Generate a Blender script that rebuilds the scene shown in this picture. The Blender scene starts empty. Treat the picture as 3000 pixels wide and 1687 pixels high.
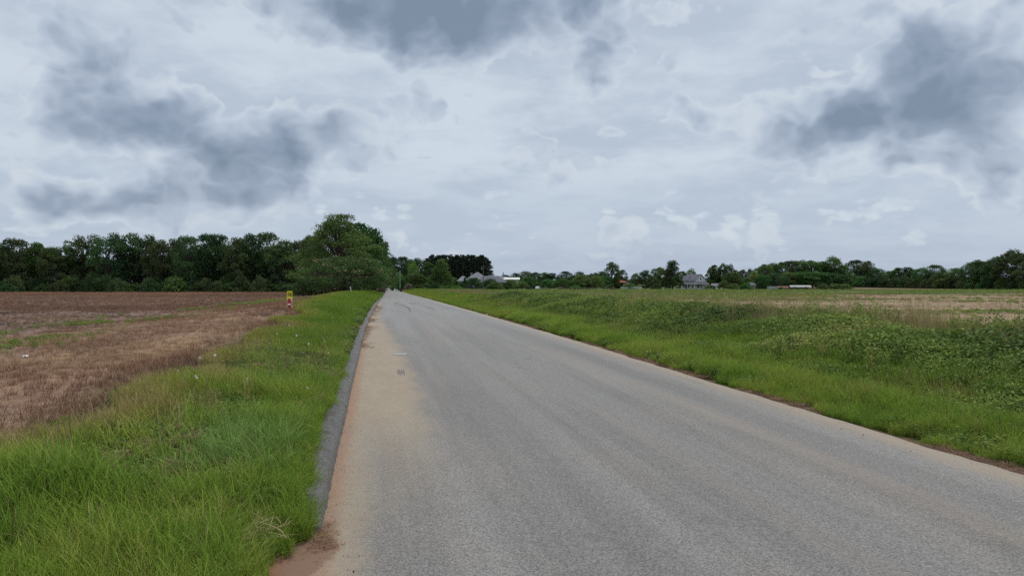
import bpy, math, random
import numpy as np
R = math.radians
rng = np.random.default_rng(7)
random.seed(7)
S = bpy.context.scene
COL = S.collection

# ------------------------------------------------------------------ camera, sky, sun, exposure
F = 2333.0                      # focal length in photograph pixels (3000 wide)
CAMZ = 1.65
cam_d = bpy.data.cameras.new('camera')
cam_d.sensor_width = 36.0
cam_d.lens = 36.0 * F / 3000.0
cam_d.clip_start = 0.05
cam_d.clip_end = 12000
cam = bpy.data.objects.new('camera', cam_d)
COL.objects.link(cam)
cam.location = (0, 0, CAMZ)
cam.rotation_euler = (R(90), 0, 0)
S.camera = cam

SUN_EL, SUN_AZ = 62.0, 35.0     # azimuth clockwise from +Y (the view direction)
sun_d = bpy.data.lights.new('sun', 'SUN')
sun_d.energy = 1.5
sun_d.angle = R(18)
sun_d.color = (1.0, 0.96, 0.9)
sun = bpy.data.objects.new('sun', sun_d)
COL.objects.link(sun)
sun.rotation_euler = (R(90 - SUN_EL), 0, R(180 - SUN_AZ))
sun.location = (0, 0, 60)

S.view_settings.view_transform = 'Standard'
S.view_settings.look = 'None'
S.view_settings.exposure = 0.5
S.view_settings.gamma = 1.0
S.view_settings.use_curve_mapping = False
S.render.engine = 'CYCLES'
S.cycles.max_bounces = 4
S.cycles.diffuse_bounces = 2
S.cycles.glossy_bounces = 2
S.cycles.transparent_max_bounces = 4
S.cycles.use_adaptive_sampling = True
S.cycles.adaptive_threshold = 0.010
S.cycles.adaptive_min_samples = 12
S.cycles.use_denoising = False


class NT:
    """small helper for node trees"""
    def __init__(self, tree):
        self.t = tree
        self.n = tree.nodes
        self.l = tree.links

    def new(self, typ, **kw):
        n = self.n.new(typ)
        for k, v in kw.items():
            setattr(n, k, v)
        return n

    def put(self, sock, v):
        if isinstance(v, bpy.types.NodeSocket):
            self.l.new(v, sock)
        elif v is not None:
            try:
                sock.default_value = v
            except Exception:
                sock.default_value = (*v, 1.0)

    def m(self, op, a, b=None, c=None, clamp=False):
        n = self.new('ShaderNodeMath', operation=op)
        n.use_clamp = clamp
        self.put(n.inputs[0], a)
        if b is not None:
            self.put(n.inputs[1], b)
        if c is not None:
            self.put(n.inputs[2], c)
        return n.outputs[0]

    def vm(self, op, a, b=None, scale=None):
        n = self.new('ShaderNodeVectorMath', operation=op)
        self.put(n.inputs[0], a)
        if b is not None:
            self.put(n.inputs[1], b)
        if scale is not None:
            self.put(n.inputs['Scale'], scale)
        return n.outputs[0]

    def noise(self, vec, scale, detail=4, rough=0.55, dist=0.0, lac=2.0, col=False, d2=False):
        n = self.new('ShaderNodeTexNoise', noise_dimensions='2D' if d2 else '3D')
        if vec is not None:
            self.put(n.inputs['Vector'], vec)
        n.inputs['Scale'].default_value = scale
        n.inputs['Detail'].default_value = detail
        n.inputs['Roughness'].default_value = rough
        n.inputs['Lacunarity'].default_value = lac
        n.inputs['Distortion'].default_value = dist
        return n.outputs['Color' if col else 'Fac']

    def sstep(self, x, lo, hi, a=0.0, b=1.0):
        n = self.new('ShaderNodeMapRange', interpolation_type='SMOOTHSTEP')
        self.put(n.inputs['Value'], x)
        self.put(n.inputs['From Min'], lo)
        self.put(n.inputs['From Max'], hi)
        self.put(n.inputs['To Min'], a)
        self.put(n.inputs['To Max'], b)
        return n.outputs[0]

    def mix(self, f, a, b, blend='MIX'):
        n = self.new('ShaderNodeMix', data_type='RGBA', blend_type=blend)
        self.put(n.inputs[0], f)
        self.put(n.inputs[6], a)
        self.put(n.inputs[7], b)
        return n.outputs[2]

    def ramp(self, f, stops):
        n = self.new('ShaderNodeValToRGB')
        self.put(n.inputs[0], f)
        e = n.color_ramp.elements
        while len(e) < len(stops):
            e.new(0.5)
        for el, (p, c) in zip(e, stops):
            el.position = p
            el.color = (*c, 1.0) if not isinstance(c, (int, float)) else (c, c, c, 1.0)
        return n.outputs[0]

    def comb(self, x, y, z=0.0):
        n = self.new('ShaderNodeCombineXYZ')
        self.put(n.inputs[0], x)
        self.put(n.inputs[1], y)
        self.put(n.inputs[2], z)
        return n.outputs[0]

    def sep(self, v):
        n = self.new('ShaderNodeSeparateXYZ')
        self.put(n.inputs[0], v)
        return n.outputs[0], n.outputs[1], n.outputs[2]

    def attr(self, name, typ='GEOMETRY', out='Fac'):
        n = self.new('ShaderNodeAttribute', attribute_type=typ, attribute_name=name)
        return n.outputs[out]


def build_world():
    w = bpy.data.worlds.new('World')
    S.world = w
    w.use_nodes = True
    w.cycles.sampling_method = 'MANUAL'
    w.cycles.sample_map_resolution = 128
    nt = NT(w.node_tree)
    nt.n.clear()
    out = nt.new('ShaderNodeOutputWorld')
    sky = nt.new('ShaderNodeTexSky', sky_type='NISHITA')
    sky.sun_disc = False
    sky.sun_elevation = R(SUN_EL)
    sky.sun_rotation = R(SUN_AZ)
    sky.air_density = 1.0
    sky.dust_density = 2.0
    bg_sky = nt.new('ShaderNodeBackground')
    nt.put(bg_sky.inputs[0], sky.outputs[0])
    bg_sky.inputs[1].default_value = 0.06
    tc = nt.new('ShaderNodeTexCoord')
    x, y, z = nt.sep(tc.outputs['Generated'])
    zc = nt.m('MAXIMUM', z, 0.0)
    az = nt.m('ARCTAN2', x, y)
    el = nt.m('ARCSINE', zc)
    AE = nt.comb(az, nt.m('MULTIPLY', el, 1.35), 0.0)
    w1 = nt.noise(AE, 10.0, 3, 0.6, col=True, d2=True)
    AEw = nt.vm('ADD', AE, nt.vm('SCALE', nt.vm('SUBTRACT', w1, (0.5, 0.5, 0.5)), scale=0.05))
    azw, elw, _ = nt.sep(AEw)
    elw = nt.m('DIVIDE', elw, 1.35)
    AEv = nt.comb(azw, elw, 0.0)

    def billow(vec, scale, detail):
        v = nt.new('ShaderNodeTexVoronoi', feature='SMOOTH_F1', voronoi_dimensions='2D')
        nt.put(v.inputs['Vector'], vec)
        v.inputs['Scale'].default_value = scale
        v.inputs['Smoothness'].default_value = 0.35
        v.inputs['Detail'].default_value = detail
        v.inputs['Roughness'].default_value = 0.6
        return nt.m('SUBTRACT', 0.45, v.outputs['Distance'])
    nb = nt.m('MULTIPLY', billow(AEw, 12.0, 2.5), 0.52)
    off = (3.1, 1.7, 0.4)
    f1 = nt.noise(nt.vm('ADD', AEw, off), 5.2, 8, 0.60, d2=True)
    n1 = nt.m('SUBTRACT', f1, 0.5)
    # the same field a little higher up: tells tops from bases
    f2 = nt.noise(nt.vm('ADD', AEw, (off[0], off[1] + 0.035, 0.4)), 5.2, 4, 0.60, d2=True)

    # the heavier cloud masses: centre, half width, half height (photo pixels at F), weight
    blobs = [(1020, 20, 270, 90, 0.40), (1330, 40, 300, 125, 0.62), (1640, 10, 270, 95, 0.44), (650, 10, 250, 40, 0.16), (1330, 180, 150, 50, 0.14),
             (235, 120, 70, 75, 0.40), (320, 250, 150, 95, 0.34), (470, 370, 210, 100, 0.50), (670, 450, 150, 80, 0.38), (430, 600, 280, 55, 0.40),
             (150, 615, 140, 45, 0.34), (690, 570, 230, 60, 0.30), (900, 450, 110, 85, 0.46), (1050, 350, 150, 55, 0.32), (1300, 330, 90, 60, 0.26),
             (1250, 458, 95, 24, 0.34), (1745, 235, 65, 65, 0.36), (1880, 375, 75, 35, 0.30), (2005, 310, 60, 75, 0.42), (1550, 385, 35, 40, 0.32),
             (2660, 190, 180, 120, 0.32), (2640, 325, 260, 70, 0.58), (2340, 370, 150, 48, 0.40), (2870, 345, 150, 50, 0.34), (2610, 485, 170, 36, 0.42), (2910, 490, 110, 50, 0.46),
             (380, 210, 240, 120, 0.20), (130, 370, 150, 90, 0.20), (560, 470, 260, 90, 0.16), (2740, 230, 260, 140, 0.18), (2300, 190, 300, 30, 0.14), (2900, 60, 250, 100, 0.16), (260, 480, 200, 40, -0.30), (850, 250, 200, 80, -0.25), (1560, 230, 90, 50, -0.3)]
    acc = nt.m('ADD', nt.m('MULTIPLY', n1, 1.35), nb)
    acc = nt.m('SUBTRACT', acc, 0.04)
    for pxc, pyc, rx, ry, k in blobs:
        a0 = math.atan((pxc - 1500) / F)
        e0 = math.atan((843.5 - pyc) / F * math.cos(a0))
        sx, sy = F / (rx * 2.7), F / (ry * 2.7)
        v = nt.new('ShaderNodeVectorMath', operation='MULTIPLY_ADD')
        nt.put(v.inputs[0], AEv)
        v.inputs[1].default_value = (sx, sy, 0.0)
        v.inputs[2].default_value = (-a0 * sx, -e0 * sy, 0.0)
        g = nt.new('ShaderNodeTexGradient', gradient_type='QUADRATIC_SPHERE')
        nt.put(g.inputs[0], v.outputs[0])
        acc = nt.m('MULTIPLY_ADD', g.outputs['Fac'], k * 1.4, acc)
    # pale veil behind
    den = nt.m('ADD', zc, 0.16)
    P = nt.vm('DIVIDE', nt.comb(x, y, 0.0), nt.comb(den, den, 1.0))
    veil = nt.mix(nt.sstep(nt.noise(P, 1.7, 5, 0.6, d2=True), 0.34, 0.66), (0.475, 0.55, 0.655, 1), (0.61, 0.69, 0.77, 1))
    # low cumulus banks with pale tops
    CB = nt.comb(az, nt.m('MULTIPLY', el, 2.0), 5.0)
    CBw = nt.vm('ADD', CB, nt.vm('SCALE', nt.vm('SUBTRACT', w1, (0.5, 0.5, 0.5)), scale=0.035))
    cu = nt.m('MULTIPLY_ADD', billow(CBw, 14.0, 2.5), 0.55, nt.m('SUBTRACT', nt.noise(CBw, 9.0, 4, 0.55, d2=True), 0.5))
    low = nt.m('MULTIPLY', nt.sstep(el, 0.012, 0.045), nt.sstep(el, 0.165, 0.09))
    pm = nt.m('MULTIPLY', nt.sstep(cu, -0.06, 0.05), low)
    pcol = nt.ramp(nt.sstep(cu, -0.06, 0.22), [(0.0, (0.50, 0.58, 0.68)), (0.45, (0.565, 0.645, 0.735)), (1.0, (0.62, 0.695, 0.76))])
    veil = nt.mix(nt.m('MULTIPLY', low, 0.6), veil, (0.47, 0.55, 0.665, 1))
    veil = nt.mix(pm, veil, pcol)
    # scud: pale lit tops, slate hearts and bases
    lit = nt.m('MULTIPLY', nt.m('SUBTRACT', f1, f2), 1.25)
    heart = nt.m('SUBTRACT', acc, lit)
    scud = nt.ramp(heart, [(0.0, (0.598, 0.672, 0.75)), (0.14, (0.525, 0.60, 0.695)), (0.32, (0.435, 0.51, 0.62)), (0.56, (0.31, 0.38, 0.485)), (0.92, (0.205, 0.268, 0.358))])
    cloud = nt.mix(nt.sstep(acc, -0.06, 0.10), veil, scud)
    # the air near the horizon
    cloud = nt.mix(nt.sstep(el, 0.07, 0.0, 0.0, 0.75), cloud, (0.385, 0.46, 0.59, 1))
    bg_c = nt.new('ShaderNodeBackground')
    nt.put(bg_c.inputs[0], cloud)
    bg_c.inputs[1].default_value = 0.715
    mx = nt.new('ShaderNodeMixShader')
    mx.inputs[0].default_value = 0.95
    nt.l.new(bg_sky.outputs[0], mx.inputs[1])
    nt.l.new(bg_c.outputs[0], mx.inputs[2])
    nt.l.new(mx.outputs[0], out.inputs[0])


build_world()


# ------------------------------------------------------------------ terrain shape (numpy)
def smooth_table(ys, vs, win, y0=-80, y1=6000):
    t = np.arange(y0, y1, 1.0)
    v = np.interp(t, ys, vs)
    k = np.ones(win) / win
    vp = np.pad(v, win, mode='reflect', reflect_type='odd')
    v2 = np.convolve(vp, k, 'same')[win:-win]
    return t, v2


_XL = smooth_table([-80, 5.65, 18, 29.7, 58.6, 110, 304, 400, 583, 1000, 6000],
                   [13.3, -1.35, -3.46, -5.42, -10.05, -17.9, -48.0, -63.0, -93.5, -157.0, -930.0], 9)
_PR = smooth_table([-80, 8, 18, 30, 58, 110, 200, 300, 400, 583, 1000, 2000, 6000],
                   [-0.2, 0.0, 0.12, 0.20, 0.26, 0.22, 0.15, 0.30, 0.85, 3.5, 8.0, 12.0, 20.0], 15)
_LF = smooth_table([-80, 20, 60, 230, 400, 600, 1000, 2000, 6000],
                   [0.1, 0.2, 0.25, 0.32, 0.6, 2.5, 7.0, 10.0, 16.0], 25)
_RF = smooth_table([-80, 0, 30, 60, 120, 200, 260, 300, 370, 430, 480, 700, 1000, 2000, 6000],
                   [0.1, 0.15, 0.22, 0.3, 0.42, 0.72, 0.85, 0.9, 0.9, 1.6, 2.6, 5.0, 8.0, 12.0, 20.0], 21)
RW = 6.05


def XL(Y): return np.interp(Y, *_XL)
def PR(Y): return np.interp(Y, *_PR)


def ss(a, b, x):
    t = np.clip((np.asarray(x, float) - a) / (b - a), 0, 1)
    return t * t * (3 - 2 * t)


def vnoise(x, y, seed=0):
    """cheap smooth value noise"""
    xi = np.floor(x).astype(np.int64)
    yi = np.floor(y).astype(np.int64)
    fx, fy = x - xi, y - yi
    fx, fy = fx * fx * (3 - 2 * fx), fy * fy * (3 - 2 * fy)

    def h(a, b):
        n = (a * 374761393 + b * 668265263 + seed * 974634777) & 0x7fffffff
        n = ((n ^ (n >> 13)) * 1274126177) & 0x7fffffff
        return ((n ^ (n >> 16)) & 0xffff) / 65535.0
    return (h(xi, yi) * (1 - fx) + h(xi + 1, yi) * fx) * (1 - fy) + (h(xi, yi + 1) * (1 - fx) + h(xi + 1, yi + 1) * fx) * fy


def HU(u, Y):
    """ground height at lateral distance u from the kerb line"""
    u = np.asarray(u, float)
    Y = np.asarray(Y, float)
    p = PR(Y)
    kf = ss(5.0, 5.9, Y)
    d = -u
    vb = np.interp(Y, [0, 20, 60, 105, 150, 300], [0.14, 0.20, 0.34, 0.52, 0.45, 0.2])
    zl = p - 0.02 + (0.03 + 0.10 * kf) * ss(0.05, 0.30, d) + vb * ss(0.3, 3.0, d)
    wl = ss(4.0, 11.0, d)
    zl = zl * (1 - wl) + np.interp(Y, *_LF) * wl
    d2 = u - RW
    zr = p - 0.03 - 0.04 * ss(0, 0.3, d2) + 0.52 * ss(0.9, 5.2, d2) - 0.2 * ss(6.5, 9, d2)
    wr = ss(5.0, 14.0, d2) * ss(-10, 10, Y)
    zr = zr * (1 - wr) + np.interp(Y, *_RF) * wr
    z = np.where(u < 0, zl, np.where(u > RW, zr, p - 0.05))
    off = np.where(u < 0, ss(0.3, 2.0, d), ss(0.3, 2.0, d2))
    z = z + off * ((vnoise(u * 0.9, Y * 0.9, 3) - 0.5) * 0.07 + (vnoise(u * 0.25, Y * 0.25, 5) - 0.5) * 0.12
                   + (vnoise(u * 3.1, Y * 3.1, 8) - 0.5) * 0.03)
    return z


def H(X, Y):
    return HU(np.asarray(X, float) - XL(Y), Y)


def X_of(px, Y):
    return (px - 1500.0) / F * Y


def Z_of(py, Y):
    return CAMZ - (py - 843.5) / F * Y


# ------------------------------------------------------------------ mesh helpers
def mesh_from(name, verts, faces=None, quads=None, mat=None, smooth=False):
    me = bpy.data.meshes.new(name)
    if quads is not None:
        v = np.ascontiguousarray(verts, dtype=np.float32)
        q = np.ascontiguousarray(quads, dtype=np.int32)
        k = q.shape[1]
        me.vertices.add(len(v))
        me.vertices.foreach_set('co', v.ravel())
        me.loops.add(q.size)
        me.loops.foreach_set('vertex_index', q.ravel())
        me.polygons.add(len(q))
        me.polygons.foreach_set('loop_start', np.arange(0, q.size, k, dtype=np.int32))
        me.update(calc_edges=True)
    else:
        me.from_pydata([tuple(p) for p in verts], [], faces or [])
        me.update()
    if mat:
        me.materials.append(mat)
    if smooth and len(me.polygons):
        me.polygons.foreach_set('use_smooth', np.ones(len(me.polygons), dtype=bool))
    return me


def add_obj(name, data, parent=None, loc=None, rz=None):
    o = bpy.data.objects.new(name, data)
    COL.objects.link(o)
    if parent is not None:
        o.parent = parent
    if loc is not None:
        o.location = loc
    if rz is not None:
        o.rotation_euler = (0, 0, rz)
    return o


def tag(o, label=None, cat=None, group=None, kind=None):
    if label:
        o['label'] = label
    if cat:
        o['category'] = cat
    if group:
        o['group'] = group
    if kind:
        o['kind'] = kind
    return o


def empty(name, loc, rz=0.0):
    o = bpy.data.objects.new(name, None)
    COL.objects.link(o)
    o.location = loc
    o.rotation_euler = (0, 0, rz)
    o.empty_display_size = 0.3
    return o


class MB:
    """collects shapes for one mesh"""
    def __init__(self):
        self.v, self.f = [], []

    def add(self, vs, fs):
        b = len(self.v)
        self.v += [tuple(p) for p in vs]
        self.f += [tuple(b + i for i in f) for f in fs]
        return self

    def box(self, x0, x1, y0, y1, z0, z1):
        return self.add([(x0, y0, z0), (x1, y0, z0), (x1, y1, z0), (x0, y1, z0), (x0, y0, z1), (x1, y0, z1), (x1, y1, z1), (x0, y1, z1)],
                        [(0, 3, 2, 1), (4, 5, 6, 7), (0, 1, 5, 4), (1, 2, 6, 5), (2, 3, 7, 6), (3, 0, 4, 7)])

    def hip(self, x0, x1, y0, y1, z0, z1, rx0, rx1, t=0.15, ov=0.0):
        """hip roof: ridge from rx0 to rx1 along x at the middle of y; a fascia of height t below"""
        x0 -= ov; x1 += ov; y0 -= ov; y1 += ov
        ym = (y0 + y1) / 2
        vs = [(x0, y0, z0), (x1, y0, z0), (x1, y1, z0), (x0, y1, z0), (rx0, ym, z1), (rx1, ym, z1),
              (x0, y0, z0 - t), (x1, y0, z0 - t), (x1, y1, z0 - t), (x0, y1, z0 - t)]
        return self.add(vs, [(0, 1, 5, 4), (1, 2, 5), (2, 3, 4, 5), (3, 0, 4), (6, 7, 1, 0), (7, 8, 2, 1), (8, 9, 3, 2), (9, 6, 0, 3), (9, 8, 7, 6)])

    def gable(self, x0, x1, y0, y1, z0, z1, t=0.12):
        """two roof slabs, ridge along x"""
        ym = (y0 + y1) / 2
        vs = [(x0, y0, z0), (x1, y0, z0), (x1, ym, z1), (x0, ym, z1), (x1, y1, z0), (x0, y1, z0)]
        lo = [(a, b, c - t) for a, b, c in vs]
        return self.add(vs + lo, [(0, 1, 2, 3), (3, 2, 4, 5), (7, 6, 9, 8), (8, 9, 11, 10), (0, 6, 7, 1), (5, 4, 10, 11),
                                  (0, 3, 9, 6), (3, 5, 11, 9), (1, 7, 8, 2), (2, 8, 10, 4)])

    def prism(self, pts, y0, y1):
        """polygon in xz extruded along y"""
        n = len(pts)
        vs = [(x, y0, z) for x, z in pts] + [(x, y1, z) for x, z in pts]
        fs = [tuple(range(n)), tuple(range(2 * n - 1, n - 1, -1))]
        fs += [(i, i + n, (i + 1) % n + n, (i + 1) % n) for i in range(n)]
        return self.add(vs, fs)

    def tube(self, p0, p1, r0, r1=None, n=8):
        r1 = r0 if r1 is None else r1
        p0, p1 = np.array(p0, float), np.array(p1, float)
        d = p1 - p0
        d /= np.linalg.norm(d) + 1e-9
        a = np.cross(d, (0, 0, 1.0)) if abs(d[2]) < 0.9 else np.cross(d, (1.0, 0, 0))
        a /= np.linalg.norm(a)
        b = np.cross(d, a)
        vs = []
        for p, r in ((p0, r0), (p1, r1)):
            for i in range(n):
                t = 2 * math.pi * i / n
                vs.append(p + (a * math.cos(t) + b * math.sin(t)) * r)
        fs = [(i, (i + 1) % n, (i + 1) % n + n, i + n) for i in range(n)] + [tuple(range(n - 1, -1, -1)), tuple(range(n, 2 * n))]
        return self.add(vs, fs)

    def build(self, name, mat, parent=None, smooth=False):
        me = mesh_from(name, self.v, self.f, mat=mat, smooth=smooth)
        return add_obj(name, me, parent)


# ------------------------------------------------------------------ materials
def base_mat(name):
    m = bpy.data.materials.new(name)
    m.use_nodes = True
    nt = NT(m.node_tree)
    b = nt.n['Principled BSDF']
    return m, nt, b


def simple(name, col, rough=0.7, var=0.12, scale=3.0, metal=0.0, spec=0.3):
    m, nt, b = base_mat(name)
    g = nt.new('ShaderNodeTexCoord')
    n = nt.noise(g.outputs['Object'], scale, 5, 0.6)
    f = nt.sstep(n, 0.3, 0.7, 1 - var, 1 + var)
    c = nt.mix(1.0, (*col, 1), nt.comb(f, f, f), 'MULTIPLY')
    nt.put(b.inputs['Base Color'], c)
    b.inputs['Roughness'].default_value = rough
    b.inputs['Metallic'].default_value = metal
    b.inputs['Specular IOR Level'].default_value = spec
    return m


def leaf_mat(name, c_dark, c_light, trans=0.28, objvar=0.27, hue=0.04):
    """foliage: colour varies from leaf to leaf (attribute lv) and from plant to plant"""
    m, nt, b = base_mat(name)
    lv = nt.attr('lv')
    oi = nt.new('ShaderNodeObjectInfo')
    c = nt.mix(lv, (*c_dark, 1), (*c_light, 1))
    hs = nt.new('ShaderNodeHueSaturation')
    nt.put(hs.inputs['Hue'], nt.sstep(oi.outputs['Random'], 0, 1, 0.5 - hue, 0.5 + hue))
    nt.put(hs.inputs['Value'], nt.sstep(nt.m('FRACT', nt.m('MULTIPLY', oi.outputs['Random'], 7.31)), 0, 1, 1 - objvar, 1 + objvar))
    nt.put(hs.inputs['Color'], c)
    c = hs.outputs[0]
    nt.put(b.inputs['Base Color'], c)
    b.inputs['Roughness'].default_value = 0.7
    b.inputs['Specular IOR Level'].default_value = 0.15
    tr = nt.new('ShaderNodeBsdfTranslucent')
    nt.put(tr.inputs[0], nt.mix(1.0, c, (1.1, 1.25, 0.6, 1), 'MULTIPLY'))
    mx = nt.new('ShaderNodeMixShader')
    mx.inputs[0].default_value = trans
    nt.l.new(b.outputs[0], mx.inputs[1])
    nt.l.new(tr.outputs[0], mx.inputs[2])
    nt.l.new(mx.outputs[0], nt.n['Material Output'].inputs[0])
    return m


def grass_mat(name, stops, trans=0.3):
    """blades and weeds scattered as one mass: colour by the instance's own tint"""
    m, nt, b = base_mat(name)
    t = nt.attr('tint', 'INSTANCER')
    lv = nt.attr('lv')
    c = nt.ramp(t, stops)
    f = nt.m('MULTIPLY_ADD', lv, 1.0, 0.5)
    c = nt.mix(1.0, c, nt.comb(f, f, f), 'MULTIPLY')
    nt.put(b.inputs['Base Color'], c)
    b.inputs['Roughness'].default_value = 0.7
    b.inputs['Specular IOR Level'].default_value = 0.14
    tr = nt.new('ShaderNodeBsdfTranslucent')
    nt.put(tr.inputs[0], c)
    mx = nt.new('ShaderNodeMixShader')
    mx.inputs[0].default_value = trans
    nt.l.new(b.outputs[0], mx.inputs[1])
    nt.l.new(tr.outputs[0], mx.inputs[2])
    nt.l.new(mx.outputs[0], nt.n['Material Output'].inputs[0])
    return m


def road_mat():
    m, nt, b = base_mat('worn_asphalt')
    u, v = nt.attr('u'), nt.attr('v')
    P = nt.comb(u, v, 0.0)
    vor = nt.new('ShaderNodeTexVoronoi', feature='F1')
    nt.put(vor.inputs['Vector'], P)
    vor.inputs['Scale'].default_value = 110.0
    cell = nt.sep(vor.outputs['Color'])[0]
    vor2 = nt.new('ShaderNodeTexVoronoi', feature='F1')
    nt.put(vor2.inputs['Vector'], P)
    vor2.inputs['Scale'].default_value = 62.0
    cell2 = nt.sep(vor2.outputs['Color'])[1]
    lane = nt.noise(nt.comb(u, nt.m('MULTIPLY', v, 0.035), 0.0), 1.5, 5, 0.6)
    blot = nt.noise(nt.comb(u, nt.m('MULTIPLY', v, 0.4), 3.0), 0.8, 6, 0.6)
    fine = nt.noise(P, 60.0, 3, 0.75)
    base = nt.mix(nt.sstep(lane, 0.32, 0.68), (0.158, 0.149, 0.140, 1), (0.226, 0.214, 0.202, 1))
    base = nt.mix(nt.sstep(blot, 0.40, 0.75, 0, 0.40), base, (0.25, 0.218, 0.185, 1))
    wp = nt.m('ADD', u, nt.m('MULTIPLY', nt.m('SUBTRACT', nt.noise(nt.comb(0.0, v, 1.0), 0.06, 2, 0.5), 0.5), 0.8))
    for c0 in (1.9, 3.5, 4.9):
        dd = nt.m('ABSOLUTE', nt.m('SUBTRACT', wp, c0))
        base = nt.mix(nt.sstep(dd, 0.50, 0.05, 0.0, 0.30), base, (0.150, 0.146, 0.142, 1))
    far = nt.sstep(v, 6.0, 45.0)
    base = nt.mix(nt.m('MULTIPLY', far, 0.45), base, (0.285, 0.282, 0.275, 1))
    amp = nt.sstep(v, 4.0, 40.0, 1.0, 0.15)
    sp = nt.m('ADD', nt.m('MULTIPLY', nt.m('SUBTRACT', cell, 0.5), 0.85), nt.m('MULTIPLY', nt.m('SUBTRACT', fine, 0.5), 1.1))
    sp = nt.m('ADD', sp, nt.m('MULTIPLY', nt.sstep(cell2, 0.95, 0.98), 0.28))
    sp = nt.m('ADD', nt.m('MULTIPLY', sp, amp), 1.0)
    base = nt.mix(1.0, base, nt.comb(sp, sp, sp), 'MULTIPLY')
    spots = nt.noise(nt.comb(u, nt.m('MULTIPLY', v, 0.6), 12.0), 2.4, 3, 0.5)
    base = nt.mix(nt.sstep(spots, 0.66, 0.74, 0, 0.35), base, (0.11, 0.108, 0.105, 1))
    # brown dust bands along the wheel tracks and the far edge
    band = nt.noise(nt.comb(u, nt.m('MULTIPLY', v, 0.02), 9.0), 2.2, 3, 0.5)
    base = nt.mix(nt.m('MULTIPLY', nt.sstep(band, 0.52, 0.72), 0.26), base, (0.27, 0.22, 0.175, 1))
    # washed sand along the kerb
    wid = nt.ramp(nt.m('DIVIDE', v, 120.0), [(0.0, 0.10), (0.045, 0.26), (0.058, 0.52), (0.08, 0.56), (0.15, 0.55), (0.22, 0.42), (0.30, 0.28), (0.6, 0.15), (1.0, 0.05)])
    wid = nt.m('MULTIPLY', wid, 2.1)
    edge = nt.m('ADD', wid, nt.m('MULTIPLY', nt.m('SUBTRACT', nt.noise(nt.comb(u, nt.m('MULTIPLY', v, 0.33), 1.0), 1.6, 6, 0.65), 0.5), 0.9))
    sandm = nt.sstep(u, nt.m('ADD', edge, 0.12), nt.m('SUBTRACT', edge, 0.38))
    thin = nt.sstep(nt.m('ADD', nt.noise(P, 7.0, 6, 0.7), nt.m('MULTIPLY', nt.m('SUBTRACT', cell, 0.5), 0.35)), 0.15, 0.75, 0.48, 1.0)
    thin = nt.m('MULTIPLY', thin, nt.m('MAXIMUM', nt.sstep(v, 6.5, 10.5, 0.28, 1.0), nt.sstep(u, 0.55, 0.15, 0.0, 0.85)))
    sandm = nt.m('MULTIPLY', sandm, thin)
    sand = nt.mix(nt.sstep(nt.noise(nt.comb(u, nt.m('MULTIPLY', v, 0.3), 7.0), 2.0, 4, 0.6), 0.35, 0.65), (0.355, 0.290, 0.205, 1), (0.335, 0.262, 0.182, 1))
    red = nt.sstep(u, nt.m('ADD', 0.06, nt.m('MULTIPLY', nt.noise(nt.comb(u, v, 2.0), 2.5, 6, 0.75), 0.26)), 0.05)
    sand = nt.mix(nt.m('MULTIPLY', red, nt.sstep(v, 30.0, 9.0, 0.25, 0.85)), sand, (0.36, 0.20, 0.115, 1))
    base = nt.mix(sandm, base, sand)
    mw = nt.m('ADD', nt.ramp(nt.m('DIVIDE', v, 10.0), [(0.40, 0.10), (0.45, 0.16), (0.505, 0.42), (0.53, 0.30), (0.56, 0.18), (0.70, 0.10)]), nt.m('MULTIPLY', nt.m('SUBTRACT', nt.noise(P, 6.0, 5, 0.65), 0.5), 0.22))
    mw = nt.m('SUBTRACT', nt.m('MULTIPLY', mw, 0.72), 0.13)
    base = nt.mix(nt.m('MULTIPLY', nt.sstep(u, nt.m('ADD', mw, 0.015), nt.m('SUBTRACT', mw, 0.03)), nt.sstep(v, 7.5, 6.0, 0.0, 0.92)), base, (0.20, 0.120, 0.080, 1))
    # tan dust along the far edge
    e2 = nt.m('ADD', 5.55, nt.m('MULTIPLY', nt.noise(nt.comb(u, nt.m('MULTIPLY', v, 0.4), 4.0), 1.4, 5, 0.6), 0.5))
    base = nt.mix(nt.sstep(u, nt.m('SUBTRACT', e2, 0.35), nt.m('ADD', e2, 0.18), 0.0, 0.60), base, (0.37, 0.295, 0.21, 1))
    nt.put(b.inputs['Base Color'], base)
    b.inputs['Roughness'].default_value = 0.85
    b.inputs['Specular IOR Level'].default_value = 0.28
    bp = nt.new('ShaderNodeBump')
    bp.inputs['Strength'].default_value = 0.5
    bp.inputs['Distance'].default_value = 0.006
    nt.put(bp.inputs['Height'], nt.m('ADD', vor.outputs['Distance'], nt.m('MULTIPLY', fine, 0.02)))
    nt.l.new(bp.outputs[0], b.inputs['Normal'])
    return m


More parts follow.
